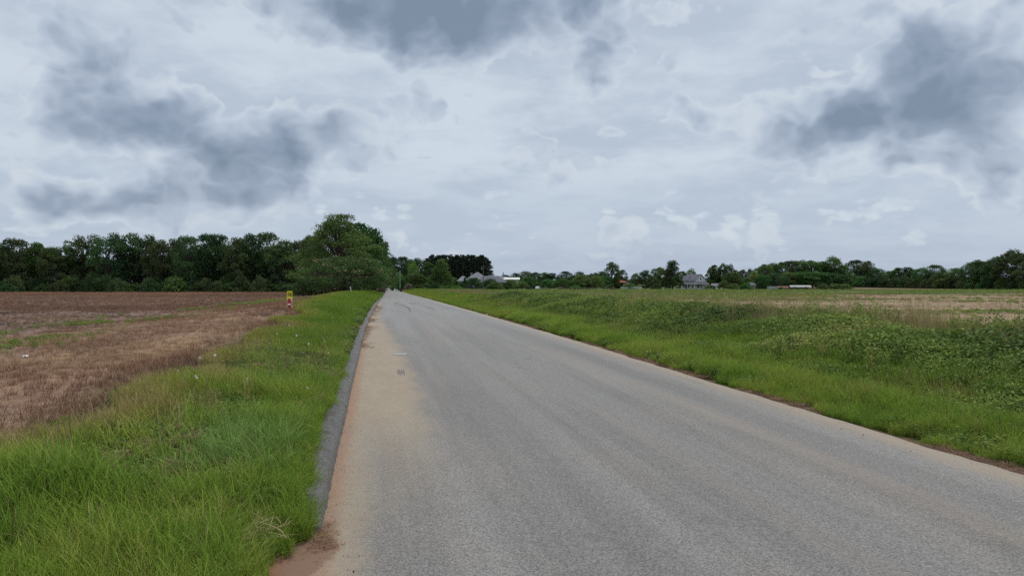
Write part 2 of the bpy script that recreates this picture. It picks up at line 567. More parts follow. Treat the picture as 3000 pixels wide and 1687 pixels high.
def ground_mat():
    m, nt, b = base_mat('field_soil')
    u, v = nt.attr('u'), nt.attr('v')
    P = nt.comb(u, v, 0.0)
    rows = nt.noise(nt.comb(u, nt.m('MULTIPLY', v, 0.18), 0.0), 0.55, 7, 0.62)
    blot = nt.noise(nt.comb(u, nt.m('MULTIPLY', v, 0.5), 5.0), 0.35, 7, 0.65)
    fine = nt.noise(P, 3.2, 8, 0.72)
    grit = nt.noise(P, 14.0, 5, 0.75)
    # left field
    c = nt.mix(nt.sstep(blot, 0.34, 0.66), (0.205, 0.130, 0.090, 1), (0.335, 0.21, 0.138, 1))
    c = nt.mix(nt.sstep(rows, 0.50, 0.68, 0, 0.8), c, (0.45, 0.29, 0.175, 1))
    c = nt.mix(nt.sstep(fine, 0.48, 0.68, 0, 0.8), c, (0.15, 0.095, 0.066, 1))
    clod = nt.noise(P, 9.0, 6, 0.75)
    c = nt.mix(nt.sstep(clod, 0.50, 0.64, 0, 0.65), c, (0.13, 0.082, 0.058, 1))
    c = nt.mix(nt.sstep(clod, 0.44, 0.34, 0, 0.5), c, (0.44, 0.30, 0.19, 1))
    wob = nt.m('MULTIPLY', nt.m('SUBTRACT', nt.noise(nt.comb(u, nt.m('MULTIPLY', v, 0.3), 2.0), 0.16, 5, 0.6), 0.5), 9.0)
    dk = nt.sstep(nt.m('ADD', u, wob), -9.0, -12.5)
    darkc = nt.mix(nt.sstep(fine, 0.35, 0.68), (0.162, 0.114, 0.092, 1), (0.235, 0.170, 0.132, 1))
    darkc = nt.mix(nt.sstep(v, 110.0, 215.0, 0.0, 0.6), darkc, (0.30, 0.215, 0.16, 1))
    c = nt.mix(dk, c, darkc)
    gs = nt.m('MULTIPLY', nt.sstep(nt.m('ABSOLUTE', nt.m('ADD', nt.m('ADD', u, nt.m('MULTIPLY', wob, 0.6)), 9.3)), 1.6, 0.3),
              nt.sstep(blot, 0.35, 0.6, 0.10, 0.45))
    c = nt.mix(nt.m('MULTIPLY', gs, nt.sstep(v, 14.0, 28.0)), c, (0.15, 0.155, 0.075, 1))
    # verges
    vg = nt.sstep(nt.m('ADD', u, nt.m('MULTIPLY', nt.m('SUBTRACT', fine, 0.5), 1.2)), -3.6, -2.4)
    vcol = nt.mix(nt.sstep(grit, 0.35, 0.65), (0.045, 0.055, 0.020, 1), (0.085, 0.095, 0.030, 1))
    c = nt.mix(vg, c, vcol)
    # mud by the kerb end and the dirt lip on the far road edge
    md = nt.m('MULTIPLY', nt.sstep(u, -0.6, -0.3), nt.sstep(v, 6.0, 5.3))
    c = nt.mix(nt.m('MULTIPLY', md, nt.sstep(u, 1.2, 0.6)), c, (0.24, 0.135, 0.085, 1))
    lip = nt.m('MULTIPLY', nt.sstep(u, RW - 0.3, RW), nt.sstep(nt.m('ADD', u, nt.m('MULTIPLY', grit, 0.3)), RW + 0.62, RW + 0.35))
    c = nt.mix(lip, c, nt.mix(grit, (0.07, 0.045, 0.03, 1), (0.19, 0.125, 0.08, 1)))
    # right field
    rf = nt.sstep(nt.m('ADD', u, nt.m('MULTIPLY', nt.m('SUBTRACT', fine, 0.5), 3.0)), 12.2, 14.0)
    rows2 = nt.noise(nt.comb(nt.m('MULTIPLY', u, 0.28), v, 8.0), 0.30, 7, 0.65)
    tan = nt.mix(nt.sstep(rows2, 0.36, 0.66), (0.205, 0.142, 0.090, 1), (0.36, 0.272, 0.170, 1))
    tan = nt.mix(nt.sstep(fine, 0.55, 0.75, 0, 0.6), tan, (0.15, 0.11, 0.07, 1))
    grn = nt.mix(nt.sstep(fine, 0.35, 0.65), (0.065, 0.105, 0.032, 1), (0.11, 0.17, 0.05, 1))
    gb = nt.noise(nt.comb(nt.m('MULTIPLY', u, 0.4), v, 3.0), 0.06, 6, 0.6)
    gthr = nt.sstep(v, 60.0, 190.0, 0.68, 0.40)
    cen = nt.sstep(u, 75.0, 25.0, 0.0, 0.12)
    gm = nt.sstep(nt.m('ADD', gb, nt.m('MULTIPLY', cen, nt.sstep(v, 25.0, 90.0))), nt.m('SUBTRACT', gthr, 0.04), nt.m('ADD', gthr, 0.05))
    rc = nt.mix(gm, tan, grn)
    farb = nt.sstep(v, 262.0, 300.0)
    rc = nt.mix(nt.m('MULTIPLY', farb, nt.sstep(u, 150.0, 210.0)), rc, (0.165, 0.11, 0.075, 1))
    c = nt.mix(rf, c, rc)
    nt.put(b.inputs['Base Color'], c)
    b.inputs['Roughness'].default_value = 0.95
    b.inputs['Specular IOR Level'].default_value = 0.1
    bp = nt.new('ShaderNodeBump')
    bp.inputs['Strength'].default_value = 0.9
    bp.inputs['Distance'].default_value = 0.05
    nt.put(bp.inputs['Height'], nt.m('ADD', fine, nt.m('MULTIPLY', grit, 0.35)))
    nt.l.new(bp.outputs[0], b.inputs['Normal'])
    return m


def kerb_mat():
    m, nt, b = base_mat('kerb_asphalt')
    g = nt.new('ShaderNodeTexCoord')
    P = g.outputs['Object']
    a = nt.noise(P, 45.0, 5, 0.75)
    d = nt.noise(P, 5.0, 6, 0.65)
    c = nt.mix(nt.sstep(a, 0.36, 0.66), (0.050, 0.049, 0.048, 1), (0.24, 0.235, 0.228, 1))
    bk = nt.attr('back')
    front = nt.mix(nt.sstep(a, 0.30, 0.70), (0.115, 0.111, 0.106, 1), (0.215, 0.208, 0.198, 1))
    c = nt.mix(nt.sstep(nt.m('ADD', bk, nt.m('MULTIPLY', nt.m('SUBTRACT', d, 0.5), 0.6)), 0.48, 0.30), c, front)
    c = nt.mix(nt.sstep(nt.m('ADD', d, nt.m('MULTIPLY', bk, 0.25)), 0.62, 0.80, 0, 0.85), c, (0.085, 0.068, 0.05, 1))
    streak = nt.noise(nt.vm('MULTIPLY', P, (30.0, 9.0, 4.0)), 1.0, 4, 0.7)
    c = nt.mix(nt.sstep(streak, 0.55, 0.75, 0, 0.5), c, (0.05, 0.05, 0.05, 1))
    nt.put(b.inputs['Base Color'], c)
    b.inputs['Roughness'].default_value = 0.9
    bp = nt.new('ShaderNodeBump')
    bp.inputs['Strength'].default_value = 1.0
    bp.inputs['Distance'].default_value = 0.025
    nt.put(bp.inputs['Height'], a)
    nt.l.new(bp.outputs[0], b.inputs['Normal'])
    return m


M = {
    'bark': simple('bark', (0.085, 0.07, 0.058), 0.9, 0.3, 2.0),
    'pine_bark': simple('pine_bark', (0.13, 0.10, 0.085), 0.9, 0.3, 2.0),
    'dark_leaf': leaf_mat('dark_leaf', (0.034, 0.060, 0.030), (0.098, 0.152, 0.055)),
    'mid_leaf': leaf_mat('mid_leaf', (0.045, 0.092, 0.030), (0.118, 0.205, 0.060)),
    'bright_leaf': leaf_mat('bright_leaf', (0.075, 0.135, 0.032), (0.165, 0.265, 0.065)),
    'mimosa_leaf': leaf_mat('mimosa_leaf', (0.045, 0.070, 0.024), (0.110, 0.145, 0.050)),
    'needle': leaf_mat('needle', (0.016, 0.030, 0.022), (0.040, 0.062, 0.036), 0.12, 0.10, 0.015),
    'blossom': simple('blossom', (0.42, 0.17, 0.15), 0.8, 0.3, 6.0),
    'grey_twig': leaf_mat('grey_twig', (0.10, 0.085, 0.08), (0.21, 0.18, 0.16), 0.1),
    'brown_twig': leaf_mat('brown_twig', (0.07, 0.05, 0.038), (0.15, 0.11, 0.08), 0.1),
    'roof_grey': simple('roof_grey', (0.125, 0.125, 0.15), 0.85, 0.15, 0.8),
    'roof_grey_light': simple('roof_grey_light', (0.19, 0.19, 0.215), 0.85, 0.15, 0.8),
    'brick_tan': simple('brick_tan', (0.33, 0.27, 0.22), 0.9, 0.15, 2.0),
    'white_paint': simple('white_paint', (0.62, 0.63, 0.62), 0.6, 0.06, 1.0),
    'pale_tin': simple('pale_tin', (0.28, 0.285, 0.285), 0.5, 0.2, 1.2),
    'white_metal': simple('white_metal', (0.70, 0.70, 0.66), 0.45, 0.06, 1.0),
    'red_roof': simple('red_roof', (0.30, 0.095, 0.065), 0.7, 0.2, 1.0),
    'red_wall': simple('red_wall', (0.22, 0.085, 0.07), 0.85, 0.25, 1.5),
    'grey_wall': simple('grey_wall', (0.34, 0.35, 0.37), 0.7, 0.12, 1.5),
    'dark_wood': simple('dark_wood', (0.05, 0.042, 0.038), 0.85, 0.25, 2.0),
    'glass': simple('glass', (0.03, 0.035, 0.045), 0.15, 0.1, 1.0, 0.0, 0.6),
    'weathered_pole': simple('weathered_pole', (0.16, 0.145, 0.13), 0.9, 0.2, 2.0),
    'pale_pole': simple('pale_pole', (0.42, 0.42, 0.38), 0.7, 0.15, 2.0),
    'black_plastic': simple('black_plastic', (0.03, 0.03, 0.035), 0.5, 0.1, 3.0),
    'truck_paint': simple('truck_paint', (0.035, 0.037, 0.045), 0.22, 0.06, 2.0, 0.2, 0.6),
    'tyre': simple('tyre', (0.02, 0.02, 0.02), 0.85, 0.1, 6.0),
    'chrome': simple('chrome', (0.6, 0.61, 0.63), 0.25, 0.05, 6.0, 0.9),
    'sign_yellow': simple('sign_yellow', (0.78, 0.68, 0.02), 0.55, 0.06, 8.0),
    'sign_red': simple('sign_red', (0.42, 0.035, 0.03), 0.55, 0.12, 8.0),
    'sign_white': simple('sign_white', (0.80, 0.78, 0.75), 0.55, 0.06, 8.0),
    'ink': simple('ink', (0.02, 0.018, 0.016), 0.6, 0.1, 8.0),
    'wire': simple('wire', (0.25, 0.25, 0.25), 0.5, 0.1, 8.0, 0.6),
    'skid': simple('skid', (0.115, 0.115, 0.12), 0.8, 0.25, 9.0),
    'patch': simple('patch', (0.36, 0.36, 0.36), 0.8, 0.15, 9.0),
    'paper': simple('paper', (0.75, 0.75, 0.73), 0.7, 0.1, 9.0),
    'road': road_mat(), 'ground': ground_mat(), 'kerb': kerb_mat(),
}

# ------------------------------------------------------------------ ground, road, kerb
def geo_steps(a, b, s0, growth, smax):
    out, x, s = [a], a, s0
    while x < b:
        x += s
        s = min(s * growth, smax)
        out.append(min(x, b))
    return np.array(out)


def build_ground():
    ys = np.concatenate([np.arange(-60, 3, 3.0), geo_steps(3.0, 5000.0, 0.2, 1.013, 60.0)])
    ul = -geo_steps(0.0, 2600.0, 0.1, 1.045, 80.0)[::-1]
    ur = RW + geo_steps(0.0, 2600.0, 0.1, 1.045, 80.0)
    us = np.concatenate([ul, [1.5, 3.0, 4.5], ur])
    U, Y = np.meshgrid(us, ys)
    X = U + XL(Y)
    Z = HU(U, Y)
    n, k = len(ys), len(us)
    V = np.stack([X, Y, Z], -1).reshape(-1, 3)
    i = np.arange((n - 1) * k).reshape(n - 1, k)[:, :-1].ravel()
    q = np.stack([i, i + 1, i + k + 1, i + k], 1)
    me = mesh_from('ground', V, quads=q, mat=M['ground'], smooth=True)
    for nm, arr in (('u', U), ('v', Y)):
        at = me.attributes.new(nm, 'FLOAT', 'POINT')
        at.data.foreach_set('value', arr.astype(np.float32).ravel())
    o = add_obj('ground', me)
    tag(o, kind='structure')


def build_road():
    ys = np.concatenate([np.arange(-60, 3, 3.0), geo_steps(3.0, 2200.0, 0.15, 1.012, 15.0)])
    nu = 26
    T = np.linspace(0, 1, nu)
    U = np.zeros((len(ys), nu))
    for j, y in enumerate(ys):
        e0 = -0.45 * (1 - ss(5.0, 5.7, y)) - 0.02
        e1 = RW + 0.10 * (vnoise(np.array([y * 1.7]), np.array([0.3]), 4)[0] - 0.5) + 0.05 * (vnoise(np.array([y * 6.0]), np.array([5.3]), 9)[0] - 0.5)
        U[j] = e0 + (e1 - e0) * T
    Y = np.repeat(ys[:, None], nu, 1)
    Z = PR(Y) + 0.05 * (1 - ((U - RW / 2) / (RW / 2)) ** 2) - 0.0
    Z = np.where((U < 0) | (U > RW - 0.05), Z - 0.0, Z)
    X = U + XL(Y)
    V = np.stack([X, Y, Z], -1).reshape(-1, 3)
    n, k = len(ys), nu
    i = np.arange((n - 1) * k).reshape(n - 1, k)[:, :-1].ravel()
    q = np.stack([i, i + 1, i + k + 1, i + k], 1)
    me = mesh_from('road', V, quads=q, mat=M['road'], smooth=True)
    for nm, arr in (('u', U), ('v', Y)):
        at = me.attributes.new(nm, 'FLOAT', 'POINT')
        at.data.foreach_set('value', arr.astype(np.float32).ravel())
    o = add_obj('road', me)
    tag(o, kind='structure')
    return o


def road_z(u, Y):
    return PR(Y) + 0.05 * (1 - ((np.asarray(u, float) - RW / 2) / (RW / 2)) ** 2)


def build_kerb():
    prof = np.array([(0.012, -0.06), (0.004, 0.04), (-0.010, 0.090), (-0.038, 0.130), (-0.080, 0.156), (-0.135, 0.162), (-0.185, 0.150), (-0.225, 0.11), (-0.25, -0.06)])
    ys = np.concatenate([geo_steps(5.42, 30.0, 0.05, 1.004, 0.15), geo_steps(30.3, 420.0, 0.3, 1.02, 4.0)])
    f = np.sqrt(np.clip((ys - 5.40) / 0.45, 0.02, 1))
    k = len(prof)
    U = prof[None, :, 0] * np.ones((len(ys), 1))
    Zp = np.where(prof[None, :, 1] > 0, prof[None, :, 1] * f[:, None], prof[None, :, 1])
    Y = np.repeat(ys[:, None], k, 1)
    jit = (vnoise(U * 40 + 7, Y * 22, 11) - 0.5) * 0.034 + (vnoise(U * 9, Y * 3.0, 12) - 0.5) * 0.035
    Zp = Zp + np.where(prof[None, :, 1] > 0.05, jit, 0)
    U = U + (vnoise(U * 30, Y * 16, 13) - 0.5) * 0.016 + (vnoise(U * 0 + 3, Y * 0.5, 14) - 0.5) * 0.015
    Z = PR(Y) + Zp
    X = U + XL(Y)
    V = np.stack([X, Y, Z], -1).reshape(-1, 3)
    n = len(ys)
    i = np.arange((n - 1) * k).reshape(n - 1, k)[:, :-1].ravel()
    q = np.stack([i, i + k, i + k + 1, i + 1], 1)
    capq = np.array([(j, j + 1, k - 2 - j, k - 1 - j) for j in range((k - 1) // 2)])
    q = np.concatenate([q, capq])
    me = mesh_from('kerb', V, quads=q, mat=M['kerb'], smooth=True)
    at = me.attributes.new('back', 'FLOAT', 'POINT')
    at.data.foreach_set('value', np.tile(np.linspace(0, 1, k), n).astype(np.float32))
    o = add_obj('kerb', me)
    tag(o, kind='structure')


build_ground()
ROAD = build_road()
build_kerb()


def strip_on_road(name, pts, width, mat, taper=True, lift=0.006):
    """a thin mark lying on the road: pts are (u, Y)"""
    pts = np.array(pts, float)
    n = len(pts)
    d = np.gradient(pts, axis=0)
    d /= np.linalg.norm(d, axis=1)[:, None] + 1e-9
    nrm = np.stack([-d[:, 1], d[:, 0]], 1)
    w = np.full(n, width) * (np.sin(np.linspace(0.25, math.pi - 0.25, n)) if taper else 1)
    A, B = pts + nrm * w[:, None] / 2, pts - nrm * w[:, None] / 2
    vs = []
    for P in (A, B):
        vs.append(np.stack([P[:, 0] + XL(P[:, 1]), P[:, 1], road_z(P[:, 0], P[:, 1]) + lift], 1))
    V = np.concatenate(vs)
    q = np.array([(i, i + n, i + n + 1, i + 1) for i in range(n - 1)])
    me = mesh_from(name, V, quads=q, mat=mat)
    return add_obj(name, me, ROAD)


def uY(px, py):
    Y = 60.0
    for _ in range(30):
        Y = F * (CAMZ - float(PR(Y)) - 0.04) / (py - 843.5)
    return float(X_of(px, Y) - XL(Y)), Y


# tyre marks, a pale repair patch and scrapes on the road
for a, bq, c, w in (((1154, 890), (1166, 887), (1185, 886.5), 0.22), ((1154, 890), (1170, 892), (1192, 895), 0.20),
                    ((1200, 888.5), (1212, 887), (1232, 885.5), 0.22), ((1200, 888.5), (1214, 891), (1226, 892), 0.18)):
    strip_on_road('tyre_mark', [uY(*a), uY(*bq), uY(*c)], w, M['skid'])
strip_on_road('tyre_mark', [uY(*p) for p in ((1170, 894), (1182, 896), (1194, 900), (1201, 907), (1202, 915))], 0.16, M['skid'])
strip_on_road('tyre_mark', [uY(*p) for p in ((1245, 897), (1262, 901), (1276, 909))], 0.10, M['skid'])
strip_on_road('tyre_mark', [uY(*p) for p in ((1290, 905), (1310, 902), (1330, 899))], 0.10, M['skid'])
strip_on_road('repair_patch', [uY(1152, 1034.5), uY(1164, 1035), uY(1176, 1035), uY(1194, 1034)], 0.42, M['patch'])
for i in range(4):
    strip_on_road('scrape', [uY(1165 + i * 5.5, 1079), uY(1166 + i * 5.6, 1088), uY(1168 + i * 5.6, 1094 + (i % 2) * 5)], 0.022, M['skid'], lift=0.005)

# ------------------------------------------------------------------ tree prototypes
def tube_np(path, radii, n=6):
    path = np.array(path, float)
    m = len(path)
    d = np.gradient(path, axis=0)
    d /= np.linalg.norm(d, axis=1)[:, None] + 1e-9
    ref = np.where(np.abs(d[:, 2:3]) < 0.9, np.array([[0, 0, 1.0]]), np.array([[1.0, 0, 0]]))
    a = np.cross(d, ref)
    a /= np.linalg.norm(a, axis=1)[:, None] + 1e-9
    b = np.cross(d, a)
    t = np.linspace(0, 2 * math.pi, n, endpoint=False)
    V = path[:, None, :] + (a[:, None, :] * np.cos(t)[None, :, None] + b[:, None, :] * np.sin(t)[None, :, None]) * np.array(radii)[:, None, None]
    i = np.arange(m - 1)[:, None] * n
    j = np.arange(n)[None, :]
    q = np.stack([i + j, i + (j + 1) % n, i + n + (j + 1) % n, i + n + j], -1).reshape(-1, 4)
    return V.reshape(-1, 3), q


def join_np(parts):
    vs, qs, b = [], [], 0
    for v, q in parts:
        vs.append(v)
        qs.append(q + b)
        b += len(v)
    return np.concatenate(vs), np.concatenate(qs)


def leaf_quads(C, Nrm, size, r, aspect=0.62):
    """one quad per leaf spray at C with normal Nrm"""
    n = len(C)
    t = r.normal(size=(n, 3))
    a = np.cross(Nrm, t)
    a /= np.linalg.norm(a, axis=1)[:, None] + 1e-9
    b = np.cross(Nrm, a)
    s = size * r.uniform(0.6, 1.35, n)[:, None]
    a, b = a * s, b * s * aspect
    k = r.uniform(-0.25, 0.25, (n, 1))
    V = np.stack([C - a * 0.5, C + b * (0.5 + k) + Nrm * s * 0.12, C + a * 0.5, C - b * (0.5 - k) + Nrm * s * 0.12], 1).reshape(-1, 3)
    q = np.arange(4 * n).reshape(n, 4)
    return V, q


def crown_mesh(name, V, q, mat, r, lv=None):
    me = mesh_from(name, V, quads=q, mat=mat)
    n = len(q)
    if lv is None:
        lv = r.uniform(0, 1, n)
    at = me.attributes.new('lv', 'FLOAT', 'FACE')
    at.data.foreach_set('value', np.asarray(lv, np.float32))
    return me


ENV = {
    'round': lambda t: np.sqrt(np.clip(1 - (1.7 * t - 0.75) ** 2 / 0.92, 0.03, 1)),
    'oval': lambda t: np.sqrt(np.clip(1 - (2 * t - 0.95) ** 2, 0.05, 1)),
    'cone': lambda t: np.clip(1.02 - t * 0.92, 0.06, 1) ** 0.85 * ss(-0.25, 0.12, t),
    'dome': lambda t: np.sqrt(np.clip(1 - t ** 2.2, 0.05, 1)),
    'vase': lambda t: np.clip(0.35 + 0.75 * t, 0, 1) * np.sqrt(np.clip(1 - (np.clip(t - 0.55, 0, 1) / 0.47) ** 2, 0.04, 1)),
    'spire': lambda t: np.interp(t, [0, 0.08, 0.35, 0.55, 0.72, 0.86, 1.0], [0.85, 1.0, 1.0, 0.90, 0.66, 0.44, 0.24]),
    'flat': lambda t: np.sqrt(np.clip(1 - t ** 3.0, 0.03, 1)) * (0.75 + 0.25 * ss(0, 0.35, t)),
}


def tree_proto(kind, seed, h, w, base, env, nclus, nleaf, lsize, mat, csize=0.17, flatten=0.6, lumpy=0.3, trunk_r=0.02, bark='bark', inner=0.35, blossom=0):
    """returns (trunk mesh, crown mesh, blossom mesh or None, h, w); the base of the trunk is at the origin"""
    r = np.random.default_rng(seed)
    ch = h * (1 - base)
    cen = []
    tries = 0
    mind = w * csize * 0.62
    ph = r.uniform(0, 6.28, 4)
    while len(cen) < nclus and tries < nclus * 40:
        tries += 1
        t = r.uniform(0, 1) ** 0.85
        a = r.uniform(0, 2 * math.pi)
        lump = 1 + lumpy * (math.sin(2 * a + ph[0] + 3 * t) * 0.5 + math.sin(3 * a + ph[1] - 5 * t) * 0.4 + math.sin(5 * a + ph[2] + 9 * t) * 0.25)
        rad = 0.5 * w * float(ENV[env](np.array(t))) * lump * (inner + (1 - inner) * math.sqrt(r.uniform(0.15, 1)))
        p = np.array([math.cos(a) * rad, math.sin(a) * rad, h * base + ch * t * (1 - csize * 0.35)])
        if all(np.linalg.norm((p - c) * (1, 1, 1.3)) > mind * (0.55 if tries > nclus * 15 else 1.0) for c in cen):
            cen.append(p)
    cen = np.array(cen)
    parts = []
    # trunk
    tr = h * trunk_r
    th = h * (base + (1 - base) * (0.8 if env in ('cone', 'oval') else 0.55))
    n = 8
    path = np.zeros((n, 3))
    path[:, 2] = np.linspace(-0.3, th, n)
    wob = np.cumsum(r.normal(0, h * 0.012, (n, 2)), axis=0)
    path[:, :2] = wob * np.linspace(0, 1, n)[:, None]
    rad = tr * np.linspace(1, 0.35, n)
    rad[0] *= 1.5
    parts.append(tube_np(path, rad, 7))
    for c in cen:
        z0 = min(c[2] * r.uniform(0.45, 0.75), th * 0.97)
        z0 = max(z0, h * base * 0.55)
        j = np.interp(z0, path[:, 2], np.arange(n))
        p0 = np.array([np.interp(j, np.arange(n), path[:, k]) for k in range(3)])
        mid = p0 * 0.5 + c * 0.5 + np.array([0, 0, r.uniform(-0.02, 0.06) * h]) + r.normal(0, 0.015 * h, 3)
        L = np.linalg.norm(c - p0)
        r0 = max(0.16 * tr, min(tr * 0.45, L * 0.022))
        parts.append(tube_np([p0, p0 * 0.7 + mid * 0.3, mid, mid * 0.4 + c * 0.6, c], r0 * np.array([1, 0.85, 0.65, 0.45, 0.2]), 4))
    V, q = join_np(parts)
    tme = mesh_from('trunk', V, quads=q, mat=M[bark], smooth=True)
    # crown
    per = max(8, nleaf // len(cen))
    Cs, Ns, lvs = [], [], []
    ctr = np.array([0, 0, h * (base + (1 - base) * 0.45)])
    for c in cen:
        cr = w * csize * r.uniform(0.65, 1.25)
        k = int(per * r.uniform(0.7, 1.3))
        d = r.normal(size=(k, 3))
        d /= np.linalg.norm(d, axis=1)[:, None]
        d[:, 2] = np.where(d[:, 2] < -0.55, -d[:, 2] * 0.6, d[:, 2])
        rr = cr * r.uniform(0.45, 1.0, k) ** 0.6
        p = c + d * rr[:, None] * np.array([1, 1, flatten])
        ragged = r.normal(0, cr * 0.10, (k, 3))
        p = p + ragged
        nrm = d * 0.6 + np.array([0, 0, 0.35]) + r.normal(0, 0.6, (k, 3))
        nrm /= np.linalg.norm(nrm, axis=1)[:, None]
        Cs.append(p)
        Ns.append(nrm)
        lvs.append(np.clip(r.normal(0.5, 0.22, k) + r.normal(0, 0.14), 0, 1))
    C, N, lv = np.concatenate(Cs), np.concatenate(Ns), np.concatenate(lvs)
    keep = C[:, 2] > 0.05
    C, N, lv = C[keep], N[keep], lv[keep]
    V, q = leaf_quads(C, N, lsize, r)
    cme = crown_mesh('crown', V, q, M[mat], r, lv)
    bme = None
    if blossom:
        out = C[:, 2] > h * 0.45
        idx = r.choice(np.nonzero(out & (N[:, 2] > 0.3))[0], blossom, replace=False)
        V, q = leaf_quads(C[idx] + np.array([0, 0, 0.08]), N[idx], lsize * 0.9, r, 0.9)
        bme = mesh_from('blossoms', V, quads=q, mat=M['blossom'])
    return tme, cme, bme, h, w


def pine_proto(seed, h=18.0, w=6.0):
    r = np.random.default_rng(seed)
    parts = []
    n = 8
    path = np.zeros((n, 3))
    path[:, 2] = np.linspace(-0.3, h * 0.97, n)
    path[:, :2] = np.cumsum(r.normal(0, 0.05, (n, 2)), axis=0)
    parts.append(tube_np(path, 0.20 * np.linspace(1, 0.15, n), 7))
    Cs, Ns, lvs = [], [], []
    z = h * 0.34
    while z < h * 0.99:
        t = (z / h - 0.34) / 0.65
        L0 = w * 0.5 * (math.sqrt(max(0.02, 1 - t ** 1.9))) * (0.65 + 0.35 * min(1, t * 4 + 0.3))
        for _ in range(r.integers(4, 6)):
            a = r.uniform(0, 6.28)
            L = L0 * r.uniform(0.6, 1.1)
            e = np.array([math.cos(a) * L, math.sin(a) * L, z + L * r.uniform(0.0, 0.35)])
            p0 = np.array([0, 0, z - 0.1])
            parts.append(tube_np([p0, p0 * 0.5 + e * 0.5 + (0, 0, -0.08), e], [0.05, 0.035, 0.012], 4))
            for f in (0.45, 0.72, 0.97):
                k = 9
                c = p0 + (e - p0) * f
                d = r.normal(size=(k, 3))
                d /= np.linalg.norm(d, axis=1)[:, None]
                Cs.append(c + d * 0.42 * np.array([1, 1, 0.55]) * r.uniform(0.4, 1, (k, 1)))
                nn = d * 0.5 + np.array([0, 0, 0.5]) + r.normal(0, 0.5, (k, 3))
                Ns.append(nn / np.linalg.norm(nn, axis=1)[:, None])
                lvs.append(np.clip(r.normal(0.5, 0.25, k), 0, 1))
        z += h * r.uniform(0.028, 0.045)
    V, q = join_np(parts)
    tme = mesh_from('trunk', V, quads=q, mat=M['pine_bark'], smooth=True)
    C, N = np.concatenate(Cs), np.concatenate(Ns)
    V, q = leaf_quads(C, N, 0.62, r, 0.5)
    cme = crown_mesh('crown', V, q, M['needle'], r, np.concatenate(lvs))
    return tme, cme, None, h, w


PROTO = {}
for i in range(6):
    PROTO['oak%d' % i] = tree_proto('oak', 100 + i, 16.5, [11.5, 10, 12.5, 9.5, 11, 10][i], [0.10, 0.12, 0.06, 0.16, 0.14, 0.06][i],
                                    ['round', 'oval', 'dome', 'vase', 'round', 'oval'][i], [60, 56, 70, 46, 50, 64][i], [9000, 8500, 9500, 6500, 7000, 9500][i], 0.50, 'dark_leaf',
                                    csize=[0.17, 0.165, 0.15, 0.16, 0.165, 0.16][i], flatten=0.85, lumpy=0.38)
for i in range(3):
    PROTO['mid%d' % i] = tree_proto('mid', 200 + i, 14.0, [10.5, 9, 11][i], [0.08, 0.06, 0.05][i], ['round', 'oval', 'dome'][i], [60, 56, 68][i], 8500, 0.47, 'mid_leaf',
                                    csize=0.16, flatten=0.85, lumpy=0.32)
for i in range(2):
    PROTO['bright%d' % i] = tree_proto('bright', 250 + i, 9.0, [7.5, 8.5][i], 0.10, ['round', 'dome'][i], 42, 5000, 0.36, 'bright_leaf', csize=0.18, flatten=0.85)
PROTO['tall'] = tree_proto('tall', 301, 15.5, 13.5, 0.08, 'spire', 104, 19000, 0.32, 'mid_leaf', csize=0.115, flatten=0.62, lumpy=0.42)
PROTO['mimosa'] = tree_proto('mimosa', 311, 5.4, 12.8, 0.16, 'flat', 110, 12500, 0.24, 'mimosa_leaf', csize=0.085, flatten=0.5, lumpy=0.25, trunk_r=0.022, blossom=420)
PROTO['cone'] = tree_proto('cone', 321, 11.0, 8.0, 0.04, 'cone', 84, 8500, 0.38, 'mid_leaf', csize=0.15, flatten=0.85, lumpy=0.22)
PROTO['darkcone'] = tree_proto('darkcone', 325, 13.5, 10.5, 0.03, 'cone', 84, 9000, 0.46, 'dark_leaf', csize=0.145, flatten=0.6, lumpy=0.28)
PROTO['narrow'] = tree_proto('narrow', 331, 13.5, 6.4, 0.05, 'oval', 70, 6500, 0.40, 'mid_leaf', csize=0.17, flatten=0.9, lumpy=0.3)
for i in range(2):
    PROTO['orchard%d' % i] = tree_proto('orchard', 340 + i, 5.5, [6.4, 7.0][i], 0.16, 'dome', 40, 3800, 0.36, 'mid_leaf', csize=0.17, flatten=0.8)
for i in range(3):
    PROTO['pine%d' % i] = pine_proto(360 + i, 18.0, [5.6, 6.4, 5.2][i])
for i in range(3):
    PROTO['bush%d' % i] = tree_proto('bush', 380 + i, 3.0, [4.4, 3.8, 5.0][i], 0.0, 'dome', 34, 2600, 0.32, ['dark_leaf', 'mid_leaf', 'bright_leaf'][i], csize=0.20, flatten=0.8, trunk_r=0.015)
PROTO['greybush'] = tree_proto('greybush', 390, 3.0, 3.6, 0.03, 'dome', 26, 1600, 0.28, 'grey_twig', csize=0.18, flatten=0.8, trunk_r=0.012)
PROTO['brownbush'] = tree_proto('brownbush', 391, 4.0, 5.0, 0.0, 'dome', 34, 3000, 0.28, 'brown_twig', csize=0.19, flatten=0.8, trunk_r=0.012)
PROTO['brush'] = tree_proto('brush', 392, 1.3, 6.0, 0.0, 'flat', 30, 1600, 0.30, 'brown_twig', csize=0.12, trunk_r=0.02)


def place(proto, name, X, Y, height, width, label, cat='tree', group=None, rz=None, z=None):
    tme, cme, bme, h, w = PROTO[proto]
    z = float(H(X, Y)) if z is None else z
    e = empty(name, (X, Y, z), random.uniform(0, 6.28) if rz is None else rz)
    e.scale = (width / w, width / w, height / h)
    add_obj('trunk', tme, e)
    add_obj('crown', cme, e)
    if bme:
        add_obj('blossoms', bme, e)
    tag(e, label, cat, group)
    return e


def place_px(proto, name, px, top, Y, wpx, label, cat='tree', group=None):
    X = float(X_of(px, Y))
    z = float(H(X, Y))
    height = max(0.8, float(Z_of(top, Y)) - z)
    return place(proto, name, X, Y, height, wpx * Y / F, label, cat, group, z=z)


